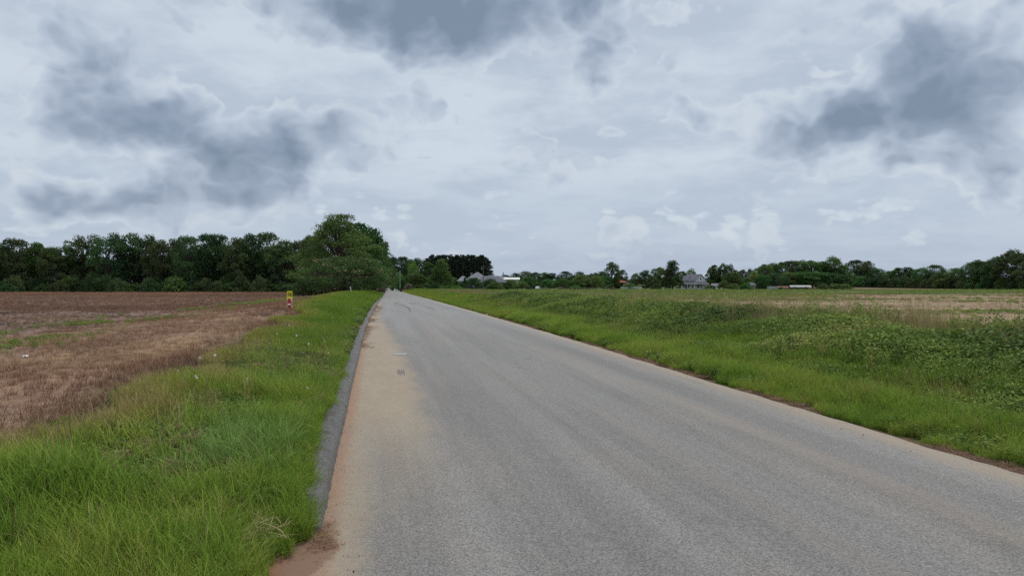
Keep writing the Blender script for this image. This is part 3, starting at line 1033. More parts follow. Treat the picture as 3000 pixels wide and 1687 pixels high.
ORD = ['first', 'second', 'third', 'fourth', 'fifth', 'sixth', 'seventh', 'eighth', 'ninth', 'tenth', 'eleventh', 'twelfth', 'thirteenth',
       'fourteenth', 'fifteenth', 'sixteenth', 'seventeenth', 'eighteenth', 'nineteenth', 'twentieth', 'twenty-first', 'twenty-second',
       'twenty-third', 'twenty-fourth', 'twenty-fifth', 'twenty-sixth', 'twenty-seventh', 'twenty-eighth', 'twenty-ninth', 'thirtieth']

# --- dark tree line beyond the left field
G1 = 'trees of the dark line beyond the ploughed field'
row = [(-18, 704, 95), (47, 700, 92), (113, 712, 70), (152, 727, 62), (190, 720, 66), (250, 691, 92), (322, 687, 92), (380, 685, 84), (428, 692, 84),
       (468, 704, 66), (511, 702, 74), (552, 692, 78), (607, 686, 88), (646, 692, 78), (690, 698, 78), (735, 686, 86), (778, 682, 92), (833, 708, 78),
       (878, 706, 78), (915, 694, 84)]
kinds = ['oak2', 'oak0', 'mid1', 'oak5', 'oak3', 'oak3', 'oak4', 'oak3', 'oak4', 'oak1', 'oak1', 'oak0', 'oak0', 'oak5', 'oak1', 'oak2', 'oak0', 'oak5', 'oak1', 'oak2']
for i, ((px, top, wp), k) in enumerate(zip(row, kinds)):
    Y = 232 + (i * 37 % 11) - 5
    place_px(k, 'broadleaf_tree', px, top, Y, wp * 1.12, '%s tree counted from the picture edge in the dark line beyond the brown field' % ORD[i], 'tree', G1)
for i in range(24):
    px = -60 + i * 42 + random.uniform(-10, 10)
    top = (757 if 195 < px < 495 else 732) + random.uniform(-12, 16)
    place_px(random.choice(['oak2', 'oak5', 'oak0', 'oak1']), 'broadleaf_tree', px, top, 247 + random.uniform(-5, 8), 92,
             'tree mostly hidden behind the front trees of the dark line', 'tree', 'hidden back trees of the dark line')
for i in range(40):
    px = -30 + i * 24.5 + random.uniform(-8, 8)
    top = random.choice([812, 820, 826, 830, 834])
    place_px(random.choice(['bush0', 'bush0', 'bush0', 'bush1']), 'bush', px, top, 221 + random.uniform(-4, 5), random.uniform(38, 62),
             'low dark bush along the foot of the dark tree line', 'bush', 'bushes at the foot of the dark tree line')

# --- trees on the near side of the road
place('tall', 'roadside_tree', -32.6, 150, 15.0, 15.2, 'tallest tree beside the road, feathery top rising above all others', rz=0.6)
place_px('mid0', 'roadside_tree', 1058, 655, 178, 150, 'big rounded tree just right of the tallest roadside tree')
place_px('oak0', 'roadside_tree', 935, 690, 178, 120, 'dark tree closing the gap between tree line and tallest roadside tree')
place_px('oak2', 'roadside_tree', 1092, 690, 232, 120, 'dark tree overhanging the left side of the road in the distance')
place_px('oak5', 'roadside_tree', 1112, 716, 275, 92, 'further dark tree over the road behind the big rounded tree')
place_px('oak1', 'roadside_tree', 1122, 748, 345, 74, 'last dark tree of the roadside row before the road climbs')
place('mimosa', 'mimosa_tree', -24.4, 116, 5.2, 13.2, 'wide low umbrella-shaped tree with pinkish blossoms in front of tallest tree', rz=1.0)
place_px('bush0', 'bush', 905, 815, 128, 90, 'dark green bush under the left edge of the blossoming tree', 'bush')
place_px('bush0', 'bush', 1010, 800, 128, 120, 'dark bush behind the trunk of the blossoming tree', 'bush')
place_px('brownbush', 'bush', 1088, 812, 160, 62, 'brownish thicket at the road edge beside the blossoming tree', 'bush')
place_px('brownbush', 'bush', 1112, 818, 215, 40, 'brownish thicket further along the left road edge', 'bush')
place_px('oak5', 'roadside_tree', 1062, 770, 148, 120, 'low dark tree between blossoming tree and the road')

# --- trees behind the road and round the grey house
for px, top, Y, wp, k, lab in (
        (1180, 752, 450, 60, 'oak0', 'dark tree right of the far road above the pale pole'),
        (1200, 760, 470, 50, 'oak1', 'dark tree behind the bright green tree near the far road'),
        (1229, 757, 440, 62, 'oak4', 'dark rounded tree left of the pine stand'),
        (1150, 768, 520, 50, 'oak5', 'far tree closing the end of the road'),
        (1132, 792, 900, 40, 'oak2', 'farthest tree where the road disappears'),
        (1255, 768, 335, 58, 'mid1', 'mid green tree against the left end of the pine stand'),
        (1292, 759, 300, 76, 'cone', 'large conical green tree in front of the pine stand'),
        (1325, 812, 310, 44, 'mid2', 'low green tree between conical tree and grey house'),
        (1209, 773, 345, 42, 'bright0', 'bright yellow-green tree left of the conical tree'),
        (1168, 802, 330, 36, 'bright1', 'small bright green tree behind the pale pole'),
        (1218, 800, 318, 60, 'mid0', 'rounded green tree below the bright yellow-green tree'),
        (1150, 815, 400, 26, 'mid1', 'small tree beside the far road left of the pale pole'),
        (1182, 815, 318, 34, 'bush1', 'dark bushy tree right of the pale pole')):
    place_px(k, 'broadleaf_tree', px, top, Y, wp, lab)
for px, top, Y, wp, k, lab in (
        (1196, 831, 300, 26, 'greybush', 'grey-lilac twiggy bush near the dark bin by the road'),
        (1225, 835, 295, 32, 'bush1', 'green hedge bush right of the grey-lilac bush'),
        (1250, 833, 296, 36, 'bush1', 'second green hedge bush below the conical tree'),
        (1276, 831, 292, 36, 'bush0', 'dark hedge bush below the conical tree'),
        (1298, 838, 288, 26, 'bush2', 'low yellow-green bush right of the dark hedge bush'),
        (1318, 836, 288, 32, 'bush2', 'bright green bush left of the dark pickup'),
        (1340, 838, 287, 30, 'bush2', 'low bright bush nearest to the dark pickup'),
        (1352, 828, 296, 30, 'bush0', 'dark bush at the left wing of the grey house'),
        (1362, 812, 297, 18, 'darkcone', 'small dark conical shrub against the grey roof'),
        (1388, 815, 299, 54, 'orchard0', 'broad crown of the ornamental tree behind the dark pickup'),
        (1438, 819, 293, 60, 'orchard1', 'ornamental tree right of the crossarm pole before grey roof'),
        (1452, 828, 284, 46, 'bush1', 'round clipped green bush right of the crossarm pole'),
        (1490, 826, 290, 40, 'bush1', 'green bush right of the round clipped bush')):
    place_px(k, 'shrub', px, top, Y, wp, lab, 'shrub')
# pine stand
n = 0
for rowi in range(4):
    for j in range(11):
        px = 1253 + j * 17.5 + rowi * 5 + random.uniform(-4, 4)
        Y = 405 + rowi * 9 + random.uniform(-2, 2)
        if px > 1432:
            continue
        top = 747 + random.uniform(-3, 5) + (12 if px > 1424 else 0) + max(0, 1262 - px) * 0.9
        place_px('pine%d' % (n % 3), 'pine_tree', px, top, Y, 34, 'tall dark pine in the dense stand behind the grey house', 'pine tree', 'pines of the dense stand')
        n += 1
for i in range(9):
    place_px(['oak2', 'oak5', 'oak0'][i % 3], 'broadleaf_tree', 1256 + i * 21, 792 + (i * 7 % 5), 462 + (i * 5 % 7), 44, 'dark tree seen between the trunks of the pine stand', 'tree', 'dark trees behind the pine stand')
# far trees between the houses
G2 = 'far trees on the skyline between the two houses'
far = [(1481, 805, 30), (1512, 800, 36), (1541, 795, 38), (1566, 798, 34), (1592, 798, 38), (1617, 801, 36), (1656, 795, 40), (1682, 806, 30), (1699, 796, 30), (1722, 805, 34),
       (1744, 799, 30), (1762, 796, 32)]
for i, (px, top, wp) in enumerate(far):
    place_px(['oak0', 'oak2', 'mid2', 'oak1', 'mid0', 'oak5'][i % 6], 'broadleaf_tree', px, top, 440 + (i * 29 % 17), wp * 1.25,
             '%s far skyline tree counting right from the white-roofed building' % ORD[i], 'tree', G2)
orch = [(1496, 820, 50), (1549, 812, 52), (1606, 820, 64), (1648, 817, 54), (1704, 806, 66), (1745, 812, 50), (1578, 828, 40), (1528, 827, 40), (1675, 822, 44), (1725, 824, 44)]
for i, (px, top, wp) in enumerate(sorted(orch)):
    place_px(['orchard0', 'orchard1', 'orchard0', 'mid2'][i % 4], 'orchard_tree', px, top, 316 + (i * 13 % 9), wp,
             '%s rounded yard tree counting right from the round clipped bush' % ORD[i], 'tree', 'yard trees between grey house and narrow tree')
place_px('bush2', 'shrub', 1686, 836, 300, 28, 'small bright green shrub beside the brown brush pile', 'shrub')
place_px('narrow', 'broadleaf_tree', 1794, 765, 345, 46, 'tall narrow tree standing alone above the red-roofed shed')
place_px('mid1', 'broadleaf_tree', 1822, 791, 352, 34, 'shorter tree just right of the tall narrow tree')
place_px('mid0', 'broadleaf_tree', 1770, 808, 340, 44, 'low tree just left of the tall narrow tree')
right_mid = [(1846, 832, 340, 40, 'bush1', 'spreading low tree under the red shed roof'),
             (1862, 801, 362, 34, 'mid2', 'tree between red-roofed shed and the dark group beside white fence'),
             (1892, 793, 358, 42, 'oak5', 'dark tree above the right end of the white fence'),
             (1930, 783, 362, 52, 'mid0', 'green tree left of the big dark conical tree'),
             (1971, 763, 350, 76, 'darkcone', 'big dark conical tree beside the white farmhouse'),
             (1922, 832, 338, 32, 'bush0', 'dark round bush left of the big dark conical tree'),
             (1912, 812, 352, 40, 'oak0', 'dark low tree behind the round bush'),
             (2024, 790, 410, 40, 'bright0', 'light green tree behind the roof of the white farmhouse'),
             (2000, 795, 415, 36, 'mid1', 'tree behind the left end of the farmhouse roof'),
             (2090, 777, 380, 40, 'mid1', 'tree right of the white farmhouse gable'),
             (2098, 786, 380, 40, 'oak3', 'sparse tree above the small white shed'),
             (2119, 772, 378, 30, 'oak3', 'sparse open crown with two thin tops right of the farmhouse'),
             (2136, 775, 384, 32, 'oak3', 'second sparse crown right of the farmhouse'),
             (2080, 836, 350, 28, 'orchard0', 'small yard tree in front of the farmhouse porch end'),
             (2144, 798, 362, 62, 'mid2', 'rounded green tree right of the small white shed'),
             (2122, 824, 352, 34, 'orchard1', 'low yard tree right of the small white shed'),
             (2150, 832, 350, 34, 'bush1', 'round bush below the rounded green tree'),
             (2186, 831, 348, 36, 'bush1', 'round bush left of the small grey-roofed hut'),
             (2175, 790, 470, 30, 'oak1', 'far dark tree on the skyline left of the wooded rise'),
             (2155, 792, 465, 28, 'oak5', 'far dark tree behind the rounded green tree'),
             (2200, 788, 470, 30, 'oak4', 'far dark tree just left of the wooded rise'),
             (2222, 786, 460, 34, 'oak0', 'far dark tree where the wooded rise begins'),
             (2208, 797, 372, 34, 'bright1', 'yellowish tree behind the small grey-roofed hut'),
             (2232, 805, 368, 44, 'mid0', 'tree right of the small grey-roofed hut'),
             (2170, 812, 366, 44, 'mid1', 'low tree left of the small grey-roofed hut')]
for px, top, Y, wp, k, lab in right_mid:
    place_px(k, 'shrub' if k.startswith('bush') else 'broadleaf_tree', px, top, Y, wp, lab, 'shrub' if k.startswith('bush') else 'tree')
G3 = 'trees of the wooded rise behind the red shed'
woods = [(2243, 774, 46), (2262, 771, 44), (2290, 769, 56), (2316, 764, 60), (2345, 764, 60), (2380, 763, 62), (2410, 766, 56), (2441, 753, 66), (2470, 778, 50), (2270, 800, 60),
         (2310, 798, 64), (2350, 796, 66), (2392, 795, 66), (2430, 800, 60), (2465, 805, 50)]
for i, (px, top, wp) in enumerate(woods):
    front = i >= 9
    place_px(['mid0', 'mid2', 'mid1', 'oak0', 'mid2', 'mid0'][i % 6], 'broadleaf_tree', px, top, (392 if front else 418) + (i * 17 % 9), wp * 1.15,
             ('%s lower tree counting right along the front of the wooded rise' % ORD[i - 9]) if front else ('%s top tree counting right along the wooded rise behind red shed' % ORD[i]), 'tree', G3)
G4 = 'trees along the far edge of the right-hand field'
rrow = [(2507, 762, 64, 'oak0'), (2540, 765, 56, 'oak2'), (2570, 788, 50, 'mid2'), (2600, 794, 50, 'mid0'), (2634, 785, 52, 'mid1'), (2661, 784, 46, 'oak5'), (2700, 785, 54, 'mid2'), (2741, 776, 54, 'oak0'),
        (2764, 794, 50, 'mid0'), (2797, 786, 56, 'mid1'), (2845, 768, 62, 'oak2'), (2870, 762, 52, 'oak1'), (2892, 768, 56, 'oak5'), (2928, 752, 76, 'oak2'), (2970, 733, 88, 'oak4'), (3005, 742, 80, 'oak3'), (3045, 745, 86, 'oak0')]
for i, (px, top, wp, k) in enumerate(rrow):
    Y = float(np.interp(px, [2500, 2800, 3050], [470, 400, 325]))
    place_px(k, 'broadleaf_tree', px, top, Y, wp * 1.12, '%s tree counting right along the dark row past the wooded rise' % ORD[i], 'tree', G4)
for i in range(24):
    px = 2475 + i * 24.5 + random.uniform(-6, 6)
    Y = float(np.interp(px, [2500, 2800, 3050], [460, 392, 318]))
    base_y = 843.5 + F * (CAMZ - float(H(X_of(px, Y), Y))) / Y
    place_px(random.choice(['bush0', 'bush1', 'bush0']), 'bush', px, base_y - random.uniform(24, 36), Y, random.uniform(34, 50),
             'low dark bush along the foot of the dark row past the wooded rise', 'bush', 'bushes at the foot of the far right row')
for px, wp in ((2330, 26), (2290, 16), (2362, 18)):
    place_px('bush0', 'bush', px, 841, 354, wp, {2330: 'dark low bush in front of the metal carport', 2290: 'small dark bush before the weathered red shed', 2362: 'small dark bush at the right end of the metal carport'}[px], 'bush')
for i in range(9):
    px = 2225 + i * 31 + random.uniform(-6, 6)
    if 2245 < px < 2385:
        continue
    place_px(random.choice(['bush0', 'bush1']), 'bush', px, 828 + random.uniform(-3, 6), 372, 40, 'bush at the foot of the wooded rise', 'bush', 'bushes at the foot of the wooded rise')
for px, wp in ((1660, 60), (1700, 70), (1728, 50), (1790, 40)):
    place_px('brush', 'brush_pile', px, 843.5, 292, wp, {1660: 'low brown brush pile left of the small bright shrub', 1700: 'long brown brush pile right of the small bright shrub',
             1728: 'smaller brown brush pile left of the tall narrow tree', 1790: 'brown brush below the tall narrow tree beside white fence'}[px], 'brush pile')
# trees behind the far skyline so that no bare ground shows under the sky
for i in range(46):
    px = 1140 + i * 42 + random.uniform(-9, 9)
    place_px(random.choice(['oak0', 'oak2', 'oak5', 'mid2']), 'broadleaf_tree', px, 815 + random.uniform(-6, 6), 620 + random.uniform(-20, 20), 52,
             'distant tree in the low wooded strip on the horizon', 'tree', 'distant trees on the horizon strip')

# ------------------------------------------------------------------ buildings and yard things
def ground_at(px, Y):
    X = float(X_of(px, Y))
    return X, Y, float(H(X, Y))


def win(parent, x0, x1, y, z0, z1, face=-1):
    """window with frame and pane on a wall facing -y at y"""
    w = MB()
    w.box(x0 - 0.08, x1 + 0.08, y - 0.05, y + 0.02, z0 - 0.08, z0)
    w.box(x0 - 0.08, x1 + 0.08, y - 0.05, y + 0.02, z1, z1 + 0.08)
    w.box(x0 - 0.08, x0, y - 0.05, y + 0.02, z0, z1)
    w.box(x1, x1 + 0.08, y - 0.05, y + 0.02, z0, z1)
    f = w.build('window', M['white_paint'], parent)
    p = MB().box(x0, x1, y - 0.02, y + 0.01, z0, z1)
    p.build('pane', M['glass'], f)


def grey_house():
    k = 305 / F
    X, Y, z = ground_at(1400, 305)
    e = empty('grey_roofed_house', (X, Y, z))
    tag(e, 'large low house with grey hipped roofs in front of the pine stand', 'house')
    m = lambda px: (px - 1400) * k
    zt = lambda py: float(Z_of(py, 305)) - z
    MB().box(m(1362), m(1432), 0.5, 11, -0.3, zt(822)).build('wall', M['brick_tan'], e)
    MB().box(m(1340), m(1361.8), 2.5, 10, -0.3, zt(823)).build('wall', M['brick_tan'], e)
    MB().box(m(1400), m(1482), -3.5, 0.4, -0.3, zt(827)).build('wall', M['brick_tan'], e)
    r = MB().hip(m(1362), m(1432), 0.5, 11, zt(822), zt(797), m(1394), m(1400), 0.2, 0.55).build('roof', M['roof_grey_light'], e)
    MB().hip(m(1340), m(1366), 2.5, 10, zt(823), zt(808), m(1350), m(1358), 0.2, 0.4).build('roof', M['roof_grey_light'], e)
    MB().hip(m(1398), m(1484), -3.5, 5.0, zt(827), zt(808), m(1415), m(1462), 0.2, 0.5).build('roof', M['roof_grey'], e)
    MB().box(m(1376), m(1381), 7, 7.7, zt(822), zt(798)).build('chimney', M['brick_tan'], r)
    for a in (1345, 1354):
        win(e, m(a) - 0.4, m(a) + 0.4, 2.5, 0.9, 2.1)
    for a in (1369, 1380, 1390):
        win(e, m(a) - 0.45, m(a) + 0.45, 0.5, 0.9, 2.1)
    for a in (1410, 1424, 1452, 1466):
        win(e, m(a) - 0.5, m(a) + 0.5, -3.5, 0.8, 1.9)
    d = MB().box(m(1436), m(1442), -3.56, -3.48, -0.1, 2.0).build('door', M['white_paint'], e)
    MB().box(m(1441) - 0.05, m(1441) + 0.05, -3.62, -3.56, 0.95, 1.05).build('handle', M['chrome'], d)


def white_house():
    X, Y, z = ground_at(2033, 375)
    z -= 0.1
    e = empty('white_farmhouse', (X, Y, z), R(-58))
    tag(e, 'white farmhouse with grey gabled roof and porch right of big dark tree', 'house')
    L, W = 8.6, 7.6            # ridge along local x; the gable end faces +x, the long porch side faces -y
    he, hr = 4.3, 7.15
    MB().box(-L / 2, L / 2, -W / 2, W / 2, -0.3, he).build('wall', M['white_paint'], e)
    g = MB()
    for x0 in (-L / 2, L / 2 - 0.12):
        g.add([(x0, -W / 2, he), (x0 + 0.12, -W / 2, he), (x0 + 0.12, W / 2, he), (x0, W / 2, he), (x0, 0, hr - 0.1), (x0 + 0.12, 0, hr - 0.1)],
              [(0, 3, 2, 1), (0, 1, 5, 4), (3, 4, 5, 2), (0, 4, 3), (1, 2, 5)])
    g.build('gable', M['white_paint'], e)
    r = MB().gable(-L / 2 - 0.4, L / 2 + 0.4, -W / 2 - 0.4, W / 2 + 0.4, he - 0.25, hr + 0.08, 0.16).build('roof', M['roof_grey'], e)
    # dormer on the porch side
    dm = MB()
    dm.box(-1.9, -0.3, -W / 2 + 0.5, -1.2, he - 0.1, he + 1.1)
    dm.build('dormer', M['white_paint'], r)
    MB().gable(-2.1, -0.1, -W / 2 + 0.3, -1.0, he + 1.05, he + 1.55, 0.1).build('dormer_roof', M['roof_grey'], r)
    # wrap-round porch: skirt roof on the two visible sides
    p = MB()
    y0, y1, x1, xo = -W / 2, -W / 2 - 2.2, L / 2, L / 2 + 2.2
    zi, zo = 3.55, 2.55
    p.add([(-L / 2, y0, zi), (x1, y0, zi), (xo, y1, zo), (-L / 2, y1, zo), (x1, W / 2, zi), (xo, W / 2, zo)], [(3, 2, 1, 0), (1, 2, 5, 4)])
    p.add([(-L / 2, y0, zi - 0.14), (x1, y0, zi - 0.14), (xo, y1, zo - 0.14), (-L / 2, y1, zo - 0.14), (x1, W / 2, zi - 0.14), (xo, W / 2, zo - 0.14)], [(0, 1, 2, 3), (4, 5, 2, 1)])
    p.add([(-L / 2, y1, zo), (xo, y1, zo), (xo, y1, zo - 0.14), (-L / 2, y1, zo - 0.14), (xo, W / 2, zo), (xo, W / 2, zo - 0.14)], [(0, 3, 2, 1), (1, 2, 5, 4)])
    p.build('porch_roof', M['roof_grey'], e)
    MB().box(-L / 2, xo, y1, y0 - 0.003, -0.3, 0.25).build('porch_floor', M['grey_wall'], e)
    for px_, py_ in ((-L / 2 + 0.1, y1 + 0.1), (-1.4, y1 + 0.1), (1.6, y1 + 0.1), (4.2, y1 + 0.1), (xo - 0.1, y1 + 0.1), (xo - 0.1, -0.8), (xo - 0.1, W / 2 - 0.1)):
        MB().box(px_ - 0.09, px_ + 0.09, py_ - 0.09, py_ + 0.09, -0.2, zo - 0.1).build('porch_post', M['white_paint'], e)
    for a in (-2.8, 0.2, 2.8):
        win(e, a - 0.45, a + 0.45, -W / 2, 0.9, 2.3)
    d = MB().box(-1.6, -0.7, -W / 2 - 0.06, -W / 2 + 0.02, 0.25, 2.3).build('door', M['dark_wood'], e)
    MB().box(-0.85, -0.77, -W / 2 - 0.12, -W / 2 - 0.06, 1.2, 1.3).build('handle', M['chrome'], d)
    for b in (-1.6, 1.0):
        MB().box(L / 2 - 0.01, L / 2 + 0.04, b - 0.4, b + 0.4, 0.9, 2.3).build('window', M['glass'], e)
    MB().box(L / 2 - 0.01, L / 2 + 0.04, -0.35, 0.35, 4.6, 5.5).build('window', M['glass'], e)


def simple_shed(name, label, px, Y, wpx, eave, ridge, depth, wall, roof, rz=0.0, open_front=False, cat='shed', ov=0.3):
    X, Y, z = ground_at(px, Y)
    k = Y / F
    w = wpx * k
    e = empty(name, (X, Y, z), rz)
    tag(e, label, cat)
    he, hr = max(0.5, float(Z_of(eave, Y)) - z), float(Z_of(ridge, Y)) - z
    if open_front:
        for sx in (-w / 2 + 0.1, 0.0, w / 2 - 0.1):
            for yy in (0.1, depth - 0.1):
                MB().box(sx - 0.07, sx + 0.07, yy - 0.07, yy + 0.07, -0.3, he).build('post', wall, e)
        MB().box(-w / 2, w / 2, depth - 0.04, depth + 0.04, 0, he).build('back_wall', M['dark_wood'], e)
    else:
        MB().box(-w / 2, w / 2, 0, depth, -0.3, he).build('wall', wall, e)
        for sx in (-w / 2, w / 2 - 0.1):
            MB().add([(sx, 0, he), (sx + 0.1, 0, he), (sx + 0.1, depth, he), (sx, depth, he), (sx, depth / 2, hr - 0.08), (sx + 0.1, depth / 2, hr - 0.08)],
                     [(0, 3, 2, 1), (0, 1, 5, 4), (3, 4, 5, 2), (0, 4, 3), (1, 2, 5)]).build('gable', wall, e)
        MB().box(-0.5, 0.5, -0.05, 0.02, 0, min(2.0, he * 0.9)).build('door', M['dark_wood'], e)
    MB().gable(-w / 2 - ov, w / 2 + ov, -ov, depth + ov, he, hr, 0.1).build('roof', roof, e)
    return e


grey_house()
white_house()
simple_shed('red_roofed_shed', 'open shed with rusty red roof beside the tall narrow tree', 1826, 348, 22, 827, 818.5, 5.0, M['dark_wood'], M['red_roof'], R(28), True)
simple_shed('white_shed', 'small white shed half hidden right of the white farmhouse', 2093, 362, 20, 838, 830, 4.0, M['white_paint'], M['roof_grey_light'], R(-30))
simple_shed('grey_hut', 'small hut with dark grey roof among trees left of trailer', 2207, 360, 13, 835.5, 828, 3.0, M['grey_wall'], M['roof_grey'], R(15))
simple_shed('red_shed', 'weathered red shed beside the pale trailer below the wooded rise', 2297, 362, 30, 843, 838.5, 4.0, M['red_wall'], M['red_wall'], R(5))
simple_shed('metal_carport', 'carport with pale metal roof right of the weathered red shed', 2347, 360, 56, 841, 835.5, 6.0, M['grey_wall'], M['pale_tin'], R(-8), True)
simple_shed('beige_shed', 'low beige shed under the yard trees beside white rounded car', 1554, 322, 28, 842, 838, 3.0, M['brick_tan'], M['roof_grey'], 0.0)


def white_barn():
    X, Y, z = ground_at(1497, 340)
    k = 340 / F
    e = empty('white_roofed_building', (X, Y, z))
    tag(e, 'long building with bright white roof right of the grey house', 'building')
    w = 48 * k
    h0, h1 = float(Z_of(818.5, 340)) - z, float(Z_of(812.5, 340)) - z
    MB().box(-w / 2, w / 2, 0, 7, -0.3, h0).build('wall', M['grey_wall'], e)
    r = MB().gable(-w / 2 - 0.3, w / 2 + 0.3, -0.3, 7.3, h0, h1, 0.12).build('roof', M['white_metal'], e)
    MB().box(-w / 2 - 0.1, -w / 2 + 0.45, 1.5, 2.1, h0 - 0.2, float(Z_of(801, 340)) - z).build('chimney', M['grey_wall'], r)
    MB().box(-w / 2 - 0.03, -w / 2 + 0.38, 1.6, 2.0, float(Z_of(801, 340)) - z + 0.003, float(Z_of(798.5, 340)) - z).build('flue', M['dark_wood'], r)
    for a in (-2.2, 0.2, 2.4):
        win(e, a - 0.4, a + 0.4, 0.0, 1.2, 2.2)


white_barn()


def trailer():
    X, Y, z = ground_at(2266, 356)
    e = empty('pale_trailer', (X, Y, z), R(4))
    tag(e, 'long pale grey box trailer left of the weathered red shed', 'trailer')
    MB().box(-2.1, 2.1, 0, 1.9, 0.35, 1.45).build('box', M['grey_wall'], e)
    MB().box(-2.15, 2.15, -0.05, 1.95, 1.452, 1.52).build('top', M['white_paint'], e)
    for sx in (-0.5, 0.4):
        w = MB().tube((sx, -0.1, 0.3), (sx, 0.12, 0.3), 0.3, n=14).build('wheel', M['tyre'], e)
        MB().tube((sx, -0.13, 0.3), (sx, -0.1, 0.3), 0.15, n=10).build('rim', M['chrome'], w)
    MB().box(2.15, 3.2, 0.9, 1.0, 0.4, 0.5).build('drawbar', M['dark_wood'], e)


trailer()


def pickup():
    X, Y, z = ground_at(1381, 281)
    e = empty('pickup_truck', (X, Y, z + 0.02), R(-16))
    tag(e, 'dark pickup truck parked in front of the grey-roofed house', 'pickup')
    pts = [(-2.7, 0.45), (2.65, 0.45), (2.7, 0.95), (0.95, 1.02), (0.93, 1.05), (-1.3, 1.08), (-2.55, 0.98), (-2.72, 0.8)]
    MB().prism(pts, -0.95, 0.95).build('body', M['truck_paint'], e)
    cab = MB().prism([(-1.25, 1.083), (0.9, 1.083), (0.72, 1.72), (-0.45, 1.76)], -0.82, 0.82).build('cab', M['truck_paint'], e)
    MB().prism([(-1.0, 1.15), (-0.15, 1.15), (-0.15, 1.63), (-0.42, 1.63)], -0.835, -0.822).build('window', M['glass'], cab)
    MB().prism([(-0.02, 1.15), (0.75, 1.15), (0.64, 1.6), (-0.02, 1.63)], -0.835, -0.822).build('window', M['glass'], cab)
    MB().add([(-1.27, -0.75, 1.12), (-1.27, 0.75, 1.12), (-0.50, 0.72, 1.73), (-0.50, -0.72, 1.73), (-1.25, -0.75, 1.12), (-1.25, 0.75, 1.12), (-0.47, 0.72, 1.72), (-0.47, -0.72, 1.72)],
             [(0, 3, 2, 1), (4, 5, 6, 7), (0, 1, 5, 4), (3, 7, 6, 2), (0, 4, 7, 3), (1, 2, 6, 5)]).build('windscreen', M['glass'], cab)
    MB().box(-2.82, -2.7, -0.85, 0.85, 0.4, 0.62).build('bumper', M['chrome'], e)
    MB().box(-2.6, -1.5, -0.7, 0.7, 1.09, 1.11).build('bonnet_sky_sheen', M['chrome'], e)  # thin chrome sheet added over the dark hood to imitate its sky reflection
    MB().box(2.68, 2.8, -0.85, 0.85, 0.42, 0.6).build('bumper', M['chrome'], e)
    for sy in (-0.7, 0.7):
        MB().box(-2.74, -2.68, sy - 0.16, sy + 0.16, 0.72, 0.88).build('headlight', M['white_metal'], e)
    for sx in (-1.75, 1.7):
        for sy, s in ((-0.97, -1), (0.75, 1)):
            w = MB().tube((sx, sy, 0.37), (sx, sy + 0.22, 0.37), 0.37, n=16).build('wheel', M['tyre'], e)
            yy = sy - 0.02 if s < 0 else sy + 0.22
            MB().tube((sx, yy, 0.37), (sx, yy + 0.02, 0.37), 0.2, n=10).build('rim', M['chrome'], w)


pickup()


def white_car():
    X, Y, z = ground_at(1575.5, 312)
    e = empty('white_car', (X, Y, z + 0.02), R(82))
    tag(e, 'small white rounded car seen end-on right of the beige shed', 'car')
    MB().prism([(-1.9, 0.35), (1.9, 0.35), (1.95, 0.8), (1.2, 0.92), (-1.5, 0.95), (-1.95, 0.75)], -0.8, 0.8).build('body', M['white_paint'], e)
    c = MB().prism([(-1.4, 0.953), (1.1, 0.953), (0.5, 1.4), (-0.9, 1.42)], -0.68, 0.68).build('cabin', M['white_paint'], e)
    MB().prism([(-1.1, 1.0), (0.85, 1.0), (0.42, 1.34), (-0.8, 1.35)], -0.695, -0.682).build('window', M['glass'], c)
    for sx in (-1.2, 1.2):
        for sy in (-0.82, 0.62):
            w = MB().tube((sx, sy, 0.3), (sx, sy + 0.2, 0.3), 0.3, n=14).build('wheel', M['tyre'], e)
            MB().tube((sx, sy - 0.02, 0.3), (sx, sy - 0.001, 0.3), 0.16, n=8).build('rim', M['chrome'], w)


white_car()


def crossarm_pole():
    X, Y, z = ground_at(1416, 288)
    h = float(Z_of(779, 288)) - z
    e = empty('utility_pole', (X, Y, z))
    tag(e, 'dark wooden utility pole with crossarm in front of grey roof', 'utility pole')
    MB().tube((0, 0, -0.4), (0, 0, h), 0.15, 0.11, 10).build('shaft', M['weathered_pole'], e)
    a = MB().box(-1.0, 1.0, -0.17, -0.10, h - 0.35, h - 0.22).build('crossarm', M['weathered_pole'], e)
    for sx in (-0.9, -0.45, 0.45, 0.9):
        MB().tube((sx, -0.135, h - 0.22), (sx, -0.135, h - 0.05), 0.05, 0.035, 8).build('insulator', M['glass'], a)


def pale_pole():
    X, Y, z = ground_at(1172, 306)
    h = float(Z_of(793, 306)) - z
    e = empty('utility_pole', (X, Y, z))
    tag(e, 'slender pale pole beside the far road near the dark bin', 'pole')
    MB().tube((0, 0, -0.4), (0, 0, h), 0.13, 0.09, 10).build('shaft', M['pale_pole'], e)
    MB().tube((0, 0, h), (0, 0, h + 0.15), 0.10, 0.05, 8).build('cap', M['weathered_pole'], e)


crossarm_pole()
pale_pole()


